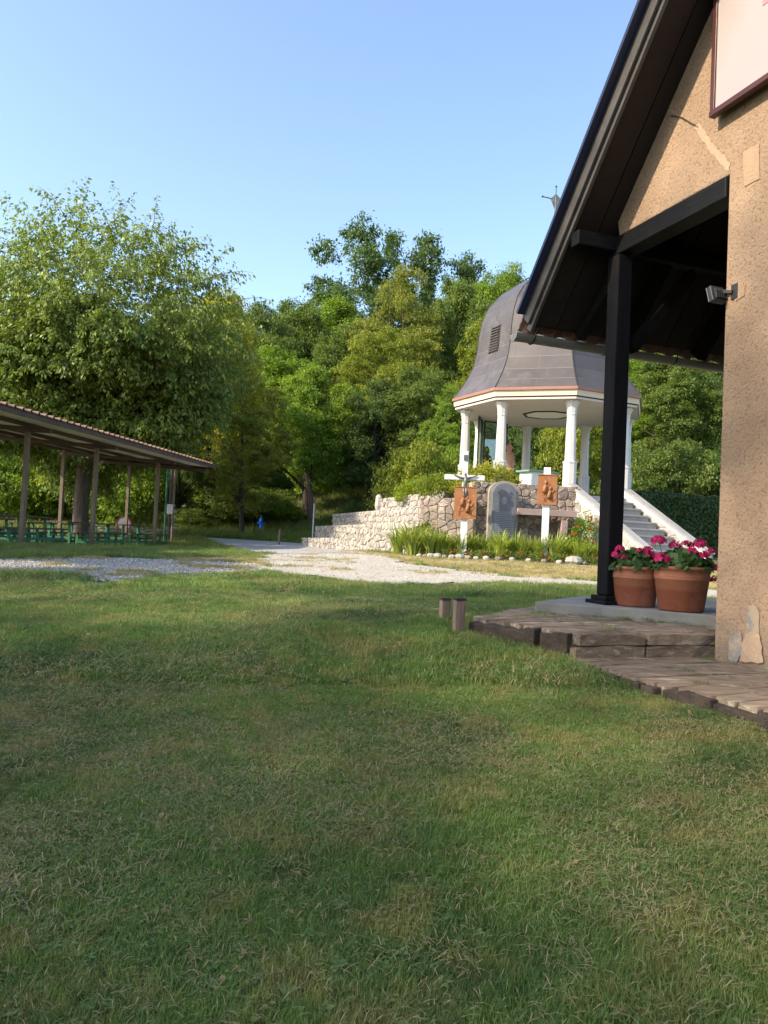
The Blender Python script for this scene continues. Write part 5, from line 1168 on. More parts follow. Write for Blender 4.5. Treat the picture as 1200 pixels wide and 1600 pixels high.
# tiles, first courses as pieces, scalloped from below
tn = 0; pitchv = (rp(1, 0) - rp(0, 0)); pitchv /= np.linalg.norm(pitchv)
def tile_mesh():
    m = MB(); v_ = []; nn = 7; wd = .22; L = .42
    for y in (0, L):
        for off in (0.0, .014):
            for k in range(nn):
                u = -wd / 2 + wd * k / (nn - 1); v_.append((y, u, -.030 * math.cos(u / wd * 2 * math.pi) * 1.0 + off))
    f_ = []
    for k in range(nn - 1):
        f_ += [(k, k + 1, 2 * nn + k + 1, 2 * nn + k), (nn + k, nn + k + 1, 3 * nn + k + 1, 3 * nn + k), (k, k + 1, nn + k + 1, nn + k), (2 * nn + k, 2 * nn + k + 1, 3 * nn + k + 1, 3 * nn + k)]
    f_ += [(0, nn, 3 * nn, 2 * nn), (nn - 1, 2 * nn - 1, 4 * nn - 1, 3 * nn - 1)]
    m.add(v_, f_); me = bpy.data.meshes.new('roof_tile'); me.from_pydata(m.v, [], m.f); me.update(); me.materials.append(MATS['roof_tile_red']); return me
TM = tile_mesh(); basis = Matrix((tuple(pitchv), tuple(EV), tuple(nup))).transposed()
hl = Vector(house.location)
for r_ in range(6):
    for c_ in range(33):
        if tn >= 290: break
        p = rp(EAW - .07 + r_ * .2, -OV + .10 + c_ * .218, 0) + nup * (.075 + .012 * (r_ > 0)); o = bpy.data.objects.new('roof_tile', TM); COL.objects.link(o); o.parent = house
        mw = basis.to_4x4(); mw.translation = Vector(p) - hl; o.matrix_local = mw; tn += 1
m = MB()
obj('upper_tiling', MB().prism([rp(EAW + 1.05, -OV + .0, .12), rp(APW, -OV + .0, .12), rp(APW, DEPTH + .3, .12), rp(EAW + 1.05, DEPTH + .3, .12)], nup * .03), 'roof_tile_red', house)
obj('upper_tiling', MB().prism([mirror(p) for p in [rp(EAW, -OV, .14), rp(APW, -OV, .14), rp(APW, DEPTH + .3, .14), rp(EAW, DEPTH + .3, .14)]], (0, 0, .04)), 'roof_tile_red', house)
# gutter: half-round
gA = D(806, 521, O[1] - 0 + .52); 
gw = EAW - .13; gz0 = 2.85
def gut(e_, z_): return HP(gw, e_, z_)
m = MB(); v_ = []; nn = 9; rr = .065
for e_, dz in ((-OV - .06, 0), (DEPTH * .5, -.02), (DEPTH + .3, -.05)):
    for r1 in (rr, rr - .004):
        for k in range(nn):
            a = math.pi + math.pi * k / (nn - 1); v_.append(gut(e_, gz0 + dz + r1 * math.sin(a)) + WV * r1 * math.cos(a))
f_ = []
for s in range(2):
    b = s * 2 * nn; c = (s + 1) * 2 * nn
    for k in range(nn - 1): f_ += [(b + k, b + k + 1, c + k + 1, c + k), (b + nn + k, b + nn + k + 1, c + nn + k + 1, c + nn + k)]
    f_ += [(b, b + nn, c + nn, c), (b + nn - 1, b + 2 * nn - 1, c + 2 * nn - 1, c + nn - 1)]
gutter = obj('gutter', m.add(v_, f_), 'zinc', house, smooth=False)
obj('end_cap', MB().prism([gut(-OV - .058, gz0 + rr * math.sin(math.pi + math.pi * k / 8)) + WV * rr * math.cos(math.pi + math.pi * k / 8) for k in range(9)], -EV * .006), 'zinc', gutter)
for i in range(9):
    e_ = -OV + .12 + i * .78; pts = [gut(e_, gz0 + (rr + .006) * math.sin(a)) + WV * (rr + .006) * math.cos(a) for a in np.linspace(math.pi, 2 * math.pi, 8)]; pts.append(rp(EAW + .1, e_, .02))
    obj('gutter_bracket', MB().tube(pts, .008, 5), 'black_metal', gutter)
# concrete slab of the porch
s0, s1, s2 = Zp(835, 940, SLAB_Z), Zp(940, 947, SLAB_Z), Zp(1121, 962, SLAB_Z)
slab = [s0[:2], s1[:2], s2[:2], HP(1.25, .3, 0)[:2], HP(1.25, 2.2, 0)[:2], HP(-.75, 2.2, 0)[:2], HP(-.75, .3, 0)[:2]]
n1 = (s1 + (s2 - s1) * .0)
obj('porch_slab', MB().prism([(p[0], p[1], .2) for p in slab], (0, 0, SLAB_Z - .2)), 'concrete', house, bevel=.012)

# floodlight
q0 = D(1150, 452, 5.02); fl = thing('floodlight', 'small black floodlight bracketed to the stucco corner under the porch roof', 'lamp', q0)
def onwall(px, py, off=0.0):
    r_ = ray(px, py); P0 = HP(0, -off, 0); t = ((P0 - np.array([0, 0, EZ])) @ EV) / (r_ @ EV); return np.array([0, 0, EZ]) + r_ * t
b = onwall(1150, 455, .0)
obj('bracket', MB().bar(b - EV * .002 - WV * .035, b - EV * .002 + WV * .02, .012, .10).bar(b - EV * .01 - WV * .02, b - EV * .03 - WV * .10 + np.array([0, 0, .02]), .02, .02), 'black_metal', fl)
hc = b - EV * .05 - WV * .115 + np.array([0, 0, .0]); tl = np.array([0, 0, 1.0]) + WV * -.30 ; tl /= np.linalg.norm(tl); fn = np.cross(tl, EV); fn /= np.linalg.norm(fn)
hd = obj('housing', MB().box(hc, (.115, .115, .035), tl, EV), 'black_metal', fl, bevel=.008)
obj('lens', MB().box(hc - WV * .028, (.105, .105, .006), tl, EV), 'zinc', fl)
for k in range(5): obj('cooling_fin', MB().box(hc + WV * .032 + EV * (k - 2) * .02, (.07, .005, .02), tl, EV), 'black_metal', hd)

# board sign on the gable
sg = thing('wall_sign', 'large framed pinkish-white board sign high on the gable wall', 'sign', HP(1.1, -.05, 3.97))
w0, w1, z0, z1 = 1.115, 3.4, 3.965, 5.4
obj('panel', MB().prism([HP(w0 + .02, -.075, z0 + .02), HP(w1, -.075, z0 + .02), HP(w1, -.075, z1), HP(w0 + .02, -.075, z1)], EV * .05), 'sign_panel', sg)
obj('frame', MB().bar(HP(w0, -.065, z0), HP(w0, -.065, z1 + .04), .045, .04, up=tuple(WV)), 'frame_maroon', sg, bevel=.004)
obj('frame', MB().bar(HP(w0 - .02, -.068, z0), HP(w1 + .04, -.068, z0), .05, .04), 'frame_maroon', sg, bevel=.004)
obj('frame', MB().bar(HP(w0, -.065, z1 + .04), HP(w1 + .04, -.065, z1 + .04), .045, .04), 'frame_maroon', sg)
obj('frame', MB().bar(HP(w1 + .02, -.065, z0), HP(w1 + .02, -.065, z1 + .04), .045, .04, up=tuple(WV)), 'frame_maroon', sg)
p1 = onwall(1192, -4, .077); p2 = onwall(1192, 9, .077); ww = (p1 - HP(0, 0, 0)) @ WV
obj('red_marking', MB().prism([HP(ww, -.0765, p2[2]), HP(ww + .5, -.0765, p2[2]), HP(ww + .5, -.0765, p2[2] + .3), HP(ww, -.0765, p2[2] + .3)], -EV * .002), 'sign_pink', sg)

# ------------------------------------------------------------------ timber steps (old sleepers)
def sleeper(a, b, wd, zt, th, name, parent, seed, segs=10):
    rs = random.Random(seed); a = np.array([a[0], a[1], 0.]); b = np.array([b[0], b[1], 0.]); U = b - a; L = np.linalg.norm(U); U = U / L; S = np.array([-U[1], U[0], 0]); v_ = []
    prof = [(-.5, -1), (-.5, -.12), (-.44, 0), (-.15, .0), (.18, 0), (.44, 0), (.5, -.12), (.5, -1)]
    grooves = [rs.uniform(0, .010) for _ in prof]
    for i in range(segs + 1):
        p = a + U * L * i / segs + U * (rs.uniform(-.015, .015) if i in (0, segs) else 0)
        for j, (s, h) in enumerate(prof):
            endw = .008 if i in (0, segs) else 0
            dz = 0 if h == -1 else -grooves[j] * (j in (3, 4)) + rs.uniform(-.006, .004) - endw
            v_.append(p + S * (s * wd + rs.uniform(-.004, .004)) + np.array([0, 0, zt + h * th + dz]))
    n = len(prof); f_ = [(i * n + k, i * n + (k + 1) % n, (i + 1) * n + (k + 1) % n, (i + 1) * n + k) for i in range(segs) for k in range(n)]
    f_ += [tuple(range(n - 1, -1, -1)), tuple(range(segs * n, segs * n + n))]
    return obj(name, MB().add(v_, f_), 'timber_old', parent)
def hatch(poly, dirv, wd, zt, th, name, parent, seed, gap=.008):
    """fill a plan polygon with parallel sleepers"""
    dirv = np.array(dirv, float); dirv /= np.linalg.norm(dirv); nv = np.array([-dirv[1], dirv[0]]); P = np.array(poly); s = P @ nv; k = s.min() + wd / 2; i = 0
    while k < s.max():
        xs = []
        for j in range(len(P)):
            a, b = P[j], P[(j + 1) % len(P)]; sa, sb = a @ nv - k, b @ nv - k
            if sa * sb < 0: q = a + (b - a) * sa / (sa - sb); xs.append(q @ dirv)
        if len(xs) >= 2:
            lo, hi = min(xs), max(xs)
            if hi - lo > .15: sleeper(nv * k + dirv * (lo + .004), nv * k + dirv * (hi - .004), wd - gap, zt + random.uniform(-.005, .004), th, name, parent, seed + i, max(4, int((hi - lo) / .2)))
        k += wd; i += 1
U2 = np.array(UPPER[2]) - np.array(UPPER[1]); U2 = U2 / np.linalg.norm(U2)
us = thing('timber_step', 'upper step of weathered railway timbers below the porch slab', 'step', (UPPER[1][0], UPPER[1][1], .2), 'timber steps at the porch')
hatch(UPPER, U2, .13, UP_Z, .16, 'plank', us, 200)
ls = thing('timber_step', 'lower broad step of weathered timbers beside the stucco wall', 'step', (LOWER[1][0], LOWER[1][1], .1), 'timber steps at the porch')
hatch(LOWER, U2, .125, LOW_Z, .13, 'plank', ls, 300)
def edge_logs(p, q, zt, th, parent, seed, n):
    rs = random.Random(seed); p = np.array(p); q = np.array(q); U = (q - p) / np.linalg.norm(q - p); Nn = np.array([U[1], -U[0]])
    ts = sorted([0, 1] + [rs.uniform(.08, .92) for _ in range(n - 1)])
    for a, b in zip(ts[:-1], ts[1:]):
        A = p + (q - p) * a; B = p + (q - p) * b; L = np.linalg.norm(B - A)
        if L < .05: continue
        c = (A + B) / 2 + Nn * .01; m = MB(); vv = []; segs = 5
        m.box((c[0], c[1], zt - th / 2 - rs.uniform(.0, .02)), (L - .004, .06 + rs.uniform(0, .045), th * rs.uniform(.9, 1.1)), (U[0], U[1], 0), jit=.008); obj('edge_timber', m, 'timber_end', parent, bevel=.008)
for i, (a, b) in enumerate(((UPPER[0], UPPER[1]),)): edge_logs(a, b, UP_Z - .012, .22, us, 5, 5)
edge_logs(LOWER[0], LOWER[1], LOW_Z - .012, .18, ls, 6, 4); edge_logs(LOWER[1], LOWER[2], LOW_Z - .012, .18, ls, 7, 5); edge_logs(LOWER[2], LOWER[3], LOW_Z - .012, .2, ls, 8, 3)
# front riser of the upper step
fa, fb = np.array(UPPER[1]), np.array(UPPER[2]); ndn = np.array([U2[1], -U2[0]])
for i, (t0, t1) in enumerate(((0.0, .46), (.47, 1.0))):
    A = fa + (fb - fa) * t0 + ndn * .03; B = fa + (fb - fa) * t1 + ndn * .03
    sleeper(A, B, .09, UP_Z - .006, .075, 'riser_timber', us, 90 + i, 7); sleeper(A, B, .085, UP_Z - .085, .085, 'riser_timber', us, 95 + i, 7)

# weeds on the steps
def weeds():
    rs = RNG; P = []
    def along(a, b, z, n, j):
        a = np.array(a); b = np.array(b)
        for _ in range(n):
            t = rs.uniform(); q = a + (b - a) * t + rs.normal(0, j, 2); P.append((q[0], q[1], z))
    along(s1[:2], s2[:2], UP_Z, 60, .03); along(s0[:2], s1[:2], UP_Z, 30, .03); along(UPPER[1], UPPER[2], LOW_Z, 30, .04); along(HP(1.2, -.05, 0)[:2], HP(3, -.05, 0)[:2], LOW_Z, 40, .04)
    for poly, z, n in ((UPPER, UP_Z, 200), (LOWER, LOW_Z, 120)):
        Q = np.array(poly); lo, hi = Q.min(0), Q.max(0); x = rs.uniform(lo[0], hi[0], n); y = rs.uniform(lo[1], hi[1], n); k = inpoly(x, y, poly) & (vnoise(x, y, 71, .3) > .52)
        for a, b in zip(x[k], y[k]): P.append((a, b, z))
    P = np.array(P); n = len(P)
    scatter('step_weeds', P, np.stack([np.zeros(n), np.zeros(n), rs.uniform(0, 6.28, n)], 1), rs.uniform(.3, .9, n), rs.choice([0, 1, 3, 4], n), lawn_src)
weeds()
# two short stakes
for (px, py, top, lab) in ((716, 992, 938, 'right wooden peg of the pair standing in the lawn'), (694, 975, 937, 'left wooden peg of the pair standing in the lawn')):
    g_ = G(px, py); s_ = g_[1] / 1200; h = (py - top) * s_; t = thing('wooden_peg', lab, 'peg', g_, 'pegs by the timber step'); obj('shaft', MB().box((g_[0], g_[1], g_[2] + h / 2 - .05), (.068, .06, h + .08), (.9, .3, 0), jit=.003), 'stake_wood', t, bevel=.005)
    obj('cap', MB().box((g_[0], g_[1], g_[2] + h + .0), (.074, .066, .016), (.9, .3, 0)), 'timber_end', t)
g_ = G(668, 962); rs = np.random.default_rng(3); n = 260; a = rs.uniform(0, 6.28, n); P = np.stack([rs.normal(0, .10, n), rs.normal(0, .06, n), np.abs(rs.normal(0, .03, n))], 1)
o = link_mesh('dry_grass_heap', quads_mesh('heap', leaf_quads(P, np.stack([np.cos(a), np.sin(a), rs.uniform(-.1, .3, n)], 1), unit(rs.normal(0, 1, (n, 3))), rs.uniform(.05, .14, n), np.full(n, .006)), rs.uniform(0, 1, n)), 'straw_blade'); o.location = tuple(g_); tag(o, 'small heap of dry cut grass beside the pegs', 'grass heap')

# ------------------------------------------------------------------ pots with geraniums
def pot(px, py, rim_px, base_px, h_px, label, gl_, seed):
    c = Zp(px, py, SLAB_Z); s = c[1] / 1200; rt = rim_px * s / 2; rb = base_px * s / 2; h = h_px * s; c = c + np.array([.03, .95, 0]) * rb * .8
    t = thing('flower_pot', label, 'pot', (c[0], c[1], SLAB_Z + .003), 'terracotta pots on the porch slab')
    pr_ = [(rb * .94, 0), (rb, .01), (rb + (rt - rb) * .72, h * .70), (rb + (rt - rb) * .72 + .004, h * .71), (rb + (rt - rb) * .74 + .004, h * .73), (rb + (rt - rb) * .74, h * .74), (rb + (rt - rb) * .80 + .004, h * .77), (rb + (rt - rb) * .82, h * .79), (rt - .008, h * .92), (rt, h * .93), (rt + .003, h), (rt - .014, h + .002), (rt - .02, h - .05)]
    obj('body', MB().lathe((0, 0, 0), pr_, 40), 'terracotta', t, smooth=True, local=True); obj('soil', MB().lathe((0, 0, h - .06), [(rt - .022, 0), (rt - .03, .018), (.01, .03)], 20), 'timber_end', t, local=True)
    rs = np.random.default_rng(seed); g = thing('geranium', gl_, 'geranium', (c[0], c[1], SLAB_Z + h - .02), 'geraniums in the terracotta pots')
    n = 620; d = unit(rs.normal(0, 1, (n, 3))); d[:, 2] = np.abs(d[:, 2]); P = d * (rs.uniform(.35, 1, n) ** .5)[:, None] * np.array([rt * 1.12, rt * 1.05, .155]) + np.array([0, 0, .0])
    V = []; T = []
    for i in range(n):   # round lobed leaves: fan of 6 points
        nr = unit(np.array([d[i, 0] * .9, d[i, 1] * .9, .7]) + rs.normal(0, .35, 3)); u = unit(np.cross(nr, rs.normal(0, 1, 3))); v = np.cross(nr, u); rr_ = rs.uniform(.016, .034)
        ring = [P[i] + rr_ * (math.cos(a) * u + math.sin(a) * v) * (1 + .12 * math.cos(4 * a)) + nr * .25 * rr_ * (math.cos(a) ** 2) for a in np.linspace(0, 2 * math.pi, 9)[:-1]]; V.append(ring); T.append(rs.uniform())
    link_mesh('foliage', quads_mesh('foliage', np.array(V), np.array(T), 8), 'leaf_geranium', g)
    return g, rt, h, c
def flower_head(seed, r_=.042):
    rs = np.random.default_rng(seed); V = []; T = []
    for i in range(26):
        d = unit(rs.normal(0, 1, 3)); d[2] = abs(d[2]) * .9 - .15; c = d * r_ * rs.uniform(.75, 1.05); u = unit(np.cross(d, rs.normal(0, 1, 3))); v = np.cross(d, u); t = rs.uniform()
        for k in range(5):
            a = k * 1.2566; ax = math.cos(a) * u + math.sin(a) * v + d * .25; b = np.cross(d, ax); L = .017
            V.append([c, c + ax * L * .6 + b * L * .42, c + ax * L, c + ax * L * .6 - b * L * .42]); T.append(t)
    return quads_mesh('flower_head', np.array(V), np.array(T))
FH = [flower_head(i) for i in range(3)]
for m_ in FH: m_.materials.append(MATS['petal_pink'])
def heads(g, c, pix, dd):
    for i, (px, py, s) in enumerate(pix):
        q = D(px, py, c[1] + dd[i % len(dd)]) - np.array(g.location); fh = bpy.data.objects.new('flower_head', FH[i % 3]); COL.objects.link(fh); fh.parent = g; fh.location = tuple(q); fh.scale = (s, s, s); fh.rotation_euler.z = i * 1.7
        v = random.uniform(.6, 1.15); fh.color = (v, v * .8, v, 1)
        obj('flower_stalk', MB().tube([(q[0] * .5, q[1] * .5, .02), (q[0] * .85, q[1] * .85, q[2] * .6), tuple(q)], .0022, 4), 'leaf_stalk', g, local=True)
solid('leaf_stalk', (.12, .17, .05), (.10, .14, .04), 5, .6, 0)
g2, rt2, h2, c2 = pot(1073, 957, 87, 69, 70, 'right reddish terracotta pot standing nearer on the slab', 'pink geranium filling the right terracotta pot', 2)
g1, rt1, h1, c1 = pot(999, 949, 74, 60, 62, 'left terracotta pot partly behind the black porch post', 'pink geranium in the left pot behind the black post', 3)
heads(g2, c2, [(1029, 846, 1.25), (1034, 873, 1.3), (1054, 853, 1.1), (1072, 852, 1.1), (1093, 851, 1.25), (1100, 868, 1.0), (1111, 862, .8), (1118, 888, 1.0), (1117, 906, .95), (1082, 861, .9)], (-.05, -.12, .0, .06))
heads(g1, c1, [(968, 858, .9), (982, 864, .8), (975, 871, .7), (1000, 862, .9), (1012, 860, 1.0), (1016, 867, .9), (962, 868, .9)], (-.05, .02, -.1))
heads(g1, c1, [(1026, 845, 1.1)], (-.02,))

# ================================================================== PICNIC PAVILION
EA = D(0, 632, 14.3); EB = D(335, 727, 26.0); EA[2] = EB[2] = 3.12
pv = EB - EA; pv[2] = 0; PL = np.linalg.norm(pv); pv /= PL; pin = np.array([-pv[1], pv[0], 0])     # inward (left) direction
pav = thing('pavilion', 'long open picnic pavilion with brown tiled roof on slim posts', 'pavilion', (EA[0] - 2, EA[1], .4))
EA0 = EA - pv * 4.5; TL = PL + 4.5; PW = 4.0; PS = math.tan(R(3))
def pp(s, i, dz=0.0): return np.array([EA0[0], EA0[1], 0]) + pv * s + pin * i + np.array([0, 0, 3.12 + PS * i + dz])
nr = np.array([0, 0, 1.])
obj('roof_deck', MB().prism([pp(0, .02, -.06), pp(TL, .02, -.06), pp(TL, PW, -.06), pp(0, PW, -.06)], (0, 0, .03)), 'deck_cream', pav)
obj('roof_covering', MB().prism([pp(0, .3, .0), pp(TL, .3, .0), pp(TL, PW, .0), pp(0, PW, .0)], (0, 0, .05)), 'tile_brown', pav)
obj('eave_board', MB().bar(pp(0, 0, -.035), pp(TL, 0, -.035), .03, .10), 'beam_brown', pav)
obj('end_board', MB().bar(pp(TL + .02, -.01, -.06), pp(TL + .02, PW, -.06), .03, .14), 'beam_brown', pav)
obj('rear_board', MB().bar(pp(0, PW, -.06), pp(TL, PW, -.06), .03, .14), 'beam_brown', pav)
tmm = None; nt_ = int(TL / .27)
for k in range(nt_):
    m = MB(); L = .36; wd = .27; v_ = []; prof = [(-.5, .01), (-.42, .055), (-.30, .06), (-.22, .012), (.5, .008)]
    if tmm is None:
        for y in (0, L):
            for off in (-.022, 0.0):
                for (u, h) in prof: v_.append((u * wd, y, h + y * PS + off))
        n5 = 5; f_ = []
        for j in range(4): f_ += [(j, j + 1, 2 * n5 + j + 1, 2 * n5 + j), (n5 + j, n5 + j + 1, 3 * n5 + j + 1, 3 * n5 + j), (j, j + 1, n5 + j + 1, n5 + j), (2 * n5 + j, 2 * n5 + j + 1, 3 * n5 + j + 1, 3 * n5 + j)]
        f_ += [(0, n5, 3 * n5, 2 * n5), (4, 9, 19, 14)]
        tmm = bpy.data.meshes.new('roof_tile'); tmm.from_pydata(v_, [], f_); tmm.update(); tmm.materials.append(MATS['tile_brown'])
    o = bpy.data.objects.new('roof_tile', tmm); COL.objects.link(o); o.parent = pav; p = pp(k * .27 + .14, -.05, .035); mw = Matrix((tuple(pv), tuple(pin), (0, 0, 1))).transposed().to_4x4(); mw.translation = Vector(p) - Vector(pav.location); o.matrix_local = mw
for i_ in (.80, 2.0, 2.95, 3.8):
    obj('purlin', MB().bar(pp(.05, i_, -.105), pp(TL - .02, i_, -.105), .08, .08), 'beam_brown', pav)
NP = [D(33, 850, 16.7), D(143, 855, 20.0), D(240, 856, 23.2)]
def sof_s(P): rel = P - EA0; return rel @ pv, rel @ pin
svals = []
for P in NP:
    r_px = project(np.array([[P[0], P[1], 2.0]]))[0][0]; best = (9e9, 0)
    for s_ in np.arange(2, TL, .04):
        q = pp(s_, .78, 0); dx_ = abs(project(np.array([[q[0], q[1], 2.0]]))[0][0] - r_px)
        if dx_ < best[0]: best = (dx_, s_)
    svals.append(best[1])
svals = [svals[0] - 3.25] + svals; svals.append(TL - .12) if svals[-1] < TL - 1.5 else None
for k, s_ in enumerate(svals):
    if s_ < TL - .1:
        obj('rafter_beam', MB().bar(pp(s_, .25, -.195), pp(s_, PW - .05, -.195), .10, .10), 'beam_brown', pav)
    near = pp(s_, .78, 0); g_ = gs(near[0], near[1])
    if s_ < TL - .5: obj('post', MB().box((near[0], near[1], (g_ - .1 + near[2] - .235) / 2), (.095, .095, near[2] - .235 - g_ + .1), pv), 'post_steel', pav, bevel=.006)
for (px, d) in ((97, 25.0), (203, 29.2), (262, 33.0)):
    P = D(px, 850, d); s_, i_ = sof_s(P); 
    if s_ > TL: s_ = TL - .15
    i_ = PW - .35; P = pp(s_, i_, 0)
P_back = []
for (px) in (97, 203):
    r_ = ray(px, 780); best = None
    for s_ in np.arange(0, TL, .05):
        q = pp(s_, 3.0, 0); x_, y_ = project(np.array([[q[0], q[1], 2.0]]))
        if best is None or abs(x_[0] - px) < best[0]: best = (abs(x_[0] - px), s_)
    q = pp(best[1], 3.0, 0); g_ = gs(q[0], q[1]); obj('post', MB().box((q[0], q[1], (g_ - .1 + q[2] - .2) / 2), (.095, .095, q[2] - .2 - g_ + .1), pv), 'post_steel', pav, bevel=.006)
# tables
def table_set(name, L, wd, h, planks, label, cat, grp):
    t = thing(name, label, cat, (0, 0, 0), grp)
    for k in range(planks):
        y = (k - (planks - 1) / 2) * wd / planks; obj('plank', MB().box((0, y, h - .02), (L, wd / planks - .012, .04), (1, 0, 0)), 'table_wood', t, local=True, bevel=.004)
    for s in (-1, 0, 1):
        x = s * (L / 2 - .22)
        for y in (-1, 1): obj('leg', MB().bar((x, y * wd * .42, 0), (x, y * wd * .36, h - .04), .055, .055, up=(1, 0, 0)), 'bench_green', t, local=True)
        obj('cross_rail', MB().bar((x, -wd * .42, h * .42), (x, wd * .42, h * .42), .05, .05), 'bench_green', t, local=True)
    obj('stretcher', MB().bar((-L / 2 + .2, -wd * .4, h * .42), (L / 2 - .2, -wd * .4, h * .42), .03, .06), 'bench_green', t, local=True)
    obj('stretcher', MB().bar((-L / 2 + .2, wd * .4, h * .42), (L / 2 - .2, wd * .4, h * .42), .03, .06), 'bench_green', t, local=True)
    return t
tab = table_set('picnic_table', 2.6, .72, .72, 4, 'x', 'table', 'green-legged picnic tables'); ben = table_set('bench', 2.6, .30, .44, 2, 'x', 'bench', 'green-legged benches'); first = [True, True]
slots = [(4.6, 1.9), (7.9, 1.9), (11.2, 1.9), (14.3, 1.9), (6.0, 3.9), (9.4, 3.9), (12.6, 3.9)]
tl_ = ['at the left edge of the picture', 'just right of the first near post', 'behind the middle post', 'at the road end of the near row', 'leftmost of the rear row', 'in the middle of the rear row', 'at the road end of the rear row']
ang = math.atan2(pv[1], pv[0])
for i, (s_, i_) in enumerate(slots):
    q = pp(s_, i_, 0); g_ = gs(q[0], q[1]) - .02; lab = 'green-legged picnic table ' + tl_[i].replace(' of the picture', '')
    if i == 0: tab.location = (q[0], q[1], g_); tab.rotation_euler.z = ang; tab['label'] = lab
    else: copy_thing(tab, (q[0], q[1], g_), ang, label=lab)
    for j, o_ in enumerate((-.62, .62)):
        q2 = pp(s_, i_ + o_, 0); g2_ = gs(q2[0], q2[1]) - .02; lb = ('low green bench on lawn side of table ' if j == 0 else 'low green bench on far side of table ') + tl_[i]
        if i == 0 and j == 0: ben.location = (q2[0], q2[1], g2_); ben.rotation_euler.z = ang; ben['label'] = lb
        else: copy_thing(ben, (q2[0], q2[1], g2_), ang, label=lb)
# round traffic sign
q = D(194, 818, 27.0); g_ = gs(q[0], q[1]); t = thing('round_sign', 'round white traffic sign with red rim behind the pavilion posts', 'sign', (q[0], q[1], g_))
fd = np.array([.15, -1, 0]); fd /= np.linalg.norm(fd); sx = np.array([-fd[1], fd[0], 0])
def disc(c, r_, th, off): return MB().prism([c + fd * off + sx * r_ * math.cos(a) + np.array([0, 0, r_ * math.sin(a)]) for a in np.linspace(0, 2 * math.pi, 29)[:-1]], fd * th)
c = np.array([q[0], q[1], q[2]]); obj('rim', disc(c, .26, .012, 0), 'sign_red', t); obj('face', disc(c, .205, .004, .012), 'sign_white', t); obj('pole', MB().tube([(q[0], q[1] + .03, g_ - .1), (q[0], q[1] + .03, c[2] + .2)], .03, 8), 'zinc', t)
# rail fence with cross brace
a = D(150, 826, 30); b = D(262, 829, 28.5); t = thing('rail_fence', 'low green rail fence with crossed braces behind the tables', 'fence', (a[0], a[1], gs(a[0], a[1])))
ga, gb = gs(a[0], a[1]), gs(b[0], b[1]); hp = [a * (1 - k) + b * k for k in (0, .5, 1)]
for k, p in enumerate(hp): g_ = gs(p[0], p[1]); obj('fence_post', MB().box((p[0], p[1], g_ + .28), (.08, .08, .70), (1, 0, 0)), 'bench_green', t)
obj('rail', MB().bar((a[0], a[1] - .05, a[2]), (b[0], b[1] - .05, b[2] + .02), .05, .07), 'table_wood', t)
for k in range(2):
    p, r_ = hp[k], hp[k + 1]; g1_, g2_ = gs(p[0], p[1]), gs(r_[0], r_[1]); obj('brace', MB().bar((p[0], p[1] - .05, g1_ + .05), (r_[0], r_[1] - .05, g2_ + .55), .03, .05), 'bench_green', t); obj('brace', MB().bar((p[0], p[1] - .09, g1_ + .55), (r_[0], r_[1] - .09, g2_ + .05), .03, .05), 'bench_green', t)
# poles near the road
for (px, base, top, d, wd, mt, lab) in ((256, 848, 722, 27.2, .05, 'bench_green', 'thin dark green pole left of the brown pole'), (263, 846, 718, 27.0, .09, 'beam_brown', 'brown wooden pole between two green poles'), (268, 845, 716, 26.8, .05, 'post_steel', 'pale green pole with a small white box')):
    q = D(px, base, d); g_ = gs(q[0], q[1]); zt = D(px, top, d)[2]; t = thing('pole', lab, 'pole', (q[0], q[1], g_), 'poles at the road corner'); obj('shaft', MB().tube([(q[0], q[1], g_ - .2), (q[0], q[1], zt)], wd / 2 + .012, 8), mt, t)
    if mt == 'post_steel': obj('meter_box', MB().box((q[0] - .09, q[1] - .06, g_ + 1.25), (.20, .12, .34), (1, 0, 0)), 'sign_white', t, bevel=.008)
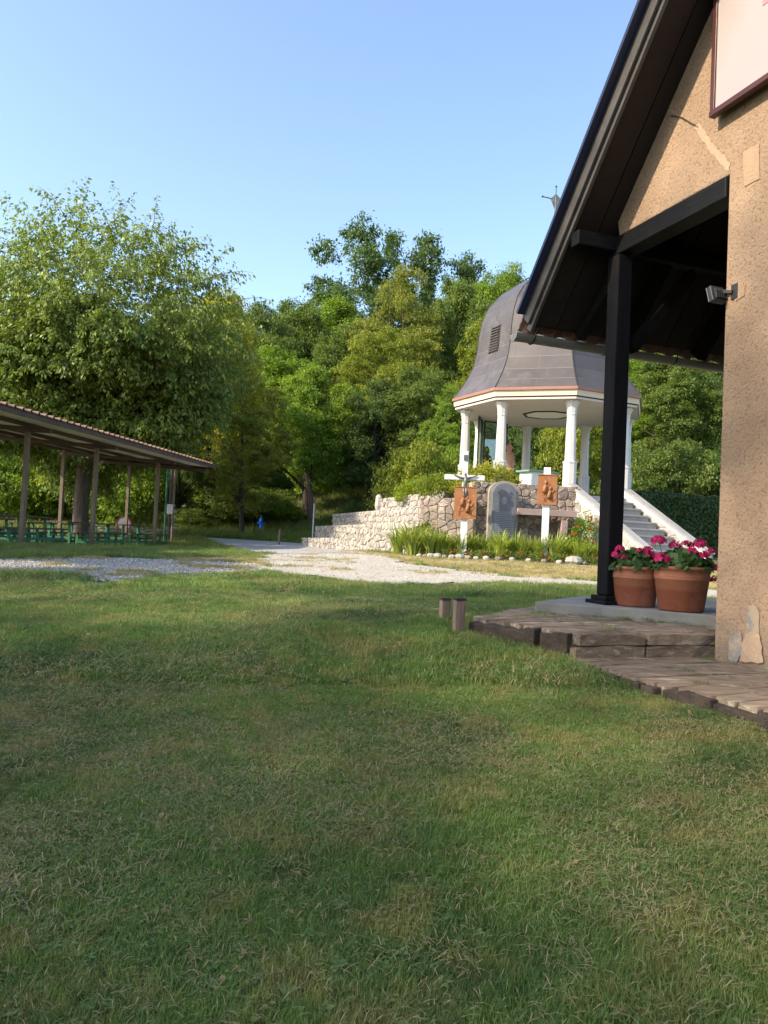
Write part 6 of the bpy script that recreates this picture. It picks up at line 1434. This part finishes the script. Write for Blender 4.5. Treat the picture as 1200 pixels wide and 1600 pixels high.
# hydrant
q = G(407, 833); t = thing('hydrant', 'bright blue standpipe hydrant on the verge across the road', 'hydrant', q); s = q[1] / 36.
q[2] = gs(q[0], q[1]); H_ = 26 * q[1] / 1200.
obj('barrel', MB().lathe((0, 0, 0), [(.15, 0), (.15, .05), (.09, .06), (.085, H_ * .62), (.11, H_ * .64), (.11, H_ * .70), (.08, H_ * .74), (.075, H_ * .86), (.03, H_ * .93), (.035, H_)], 14), 'hydrant_blue', t, smooth=True, local=True)
for s_ in (-1, 1): obj('outlet_cap', MB().tube([(s_ * .07, 0, H_ * .55), (s_ * .19, 0, H_ * .55)], [.055, .065], 10), 'hydrant_blue', t, local=True)
obj('outlet_cap', MB().tube([(0, -.07, H_ * .38), (0, -.18, H_ * .38)], [.06, .07], 10), 'hydrant_blue', t, local=True)
obj('valve_wheel', MB().tube([(-.10, 0, H_ * .80), (.10, 0, H_ * .80)], .02, 8), 'hydrant_blue', t, local=True)
# marker pole, short stake
q = D(489, 829, 31.5); g_ = gs(q[0], q[1]); t = thing('marker_pole', 'thin white marker pole with red top beside the terraces', 'pole', (q[0], q[1], g_)); zt = D(489, 776, 31.5)[2]
obj('shaft', MB().tube([(q[0], q[1], g_ - .1), (q[0], q[1], zt - .28)], .035, 8), 'sign_white', t); obj('red_tip', MB().tube([(q[0], q[1], zt - .28), (q[0], q[1], zt)], .036, 8), 'sign_red', t)
q = D(435, 852, 29.5); g_ = gs(q[0], q[1]); o = MB().tube([(q[0], q[1], g_ - .1), (q[0] + .03, q[1], g_ + .62)], [.045, .04], 7); tag(obj('stake', o, 'stake_wood'), 'short weathered wooden stake at the road edge', 'stake')
# visible trunks in the wood
def trunk(px, py0, py1, d, w0, lean, label, mat='bark'):
    a = D(px, py0, d); a[2] = gs(a[0], a[1]) - .2; b = D(px + lean, py1, d); t = thing('tree_trunk', label, 'tree trunk', a); w_ = w0 * d / 1200 / 2
    mid = (a + b) / 2 + np.array([.1, 0, 0]); obj('trunk', MB().tube([a, a + (mid - a) * .2, mid, b], [w_ * 1.4, w_ * 1.05, w_ * .95, w_ * .8], 12), mat, t, smooth=True); return a, t
a, t = trunk(580, 776, 600, 40, 14, 4, 'thick grey trunk with a white marker card beside the woodland path')
q = D(582, 745, 39.7); obj('marker_card', MB().box((q[0], q[1] - .02, q[2]), (.15, .02, .22), (1, 0, 0)), 'sign_white', t)
trunk(490, 788, 690, 38, 9, -18, 'slim leaning trunk right of the dark trunk at the path', 'bark')
trunk(474, 780, 700, 43, 11, 0, 'dark upright trunk behind the leaning one', 'bark_dark')
trunk(323, 775, 700, 39, 10, 3, 'dark trunk by the clay bank at the road bend', 'bark_dark')
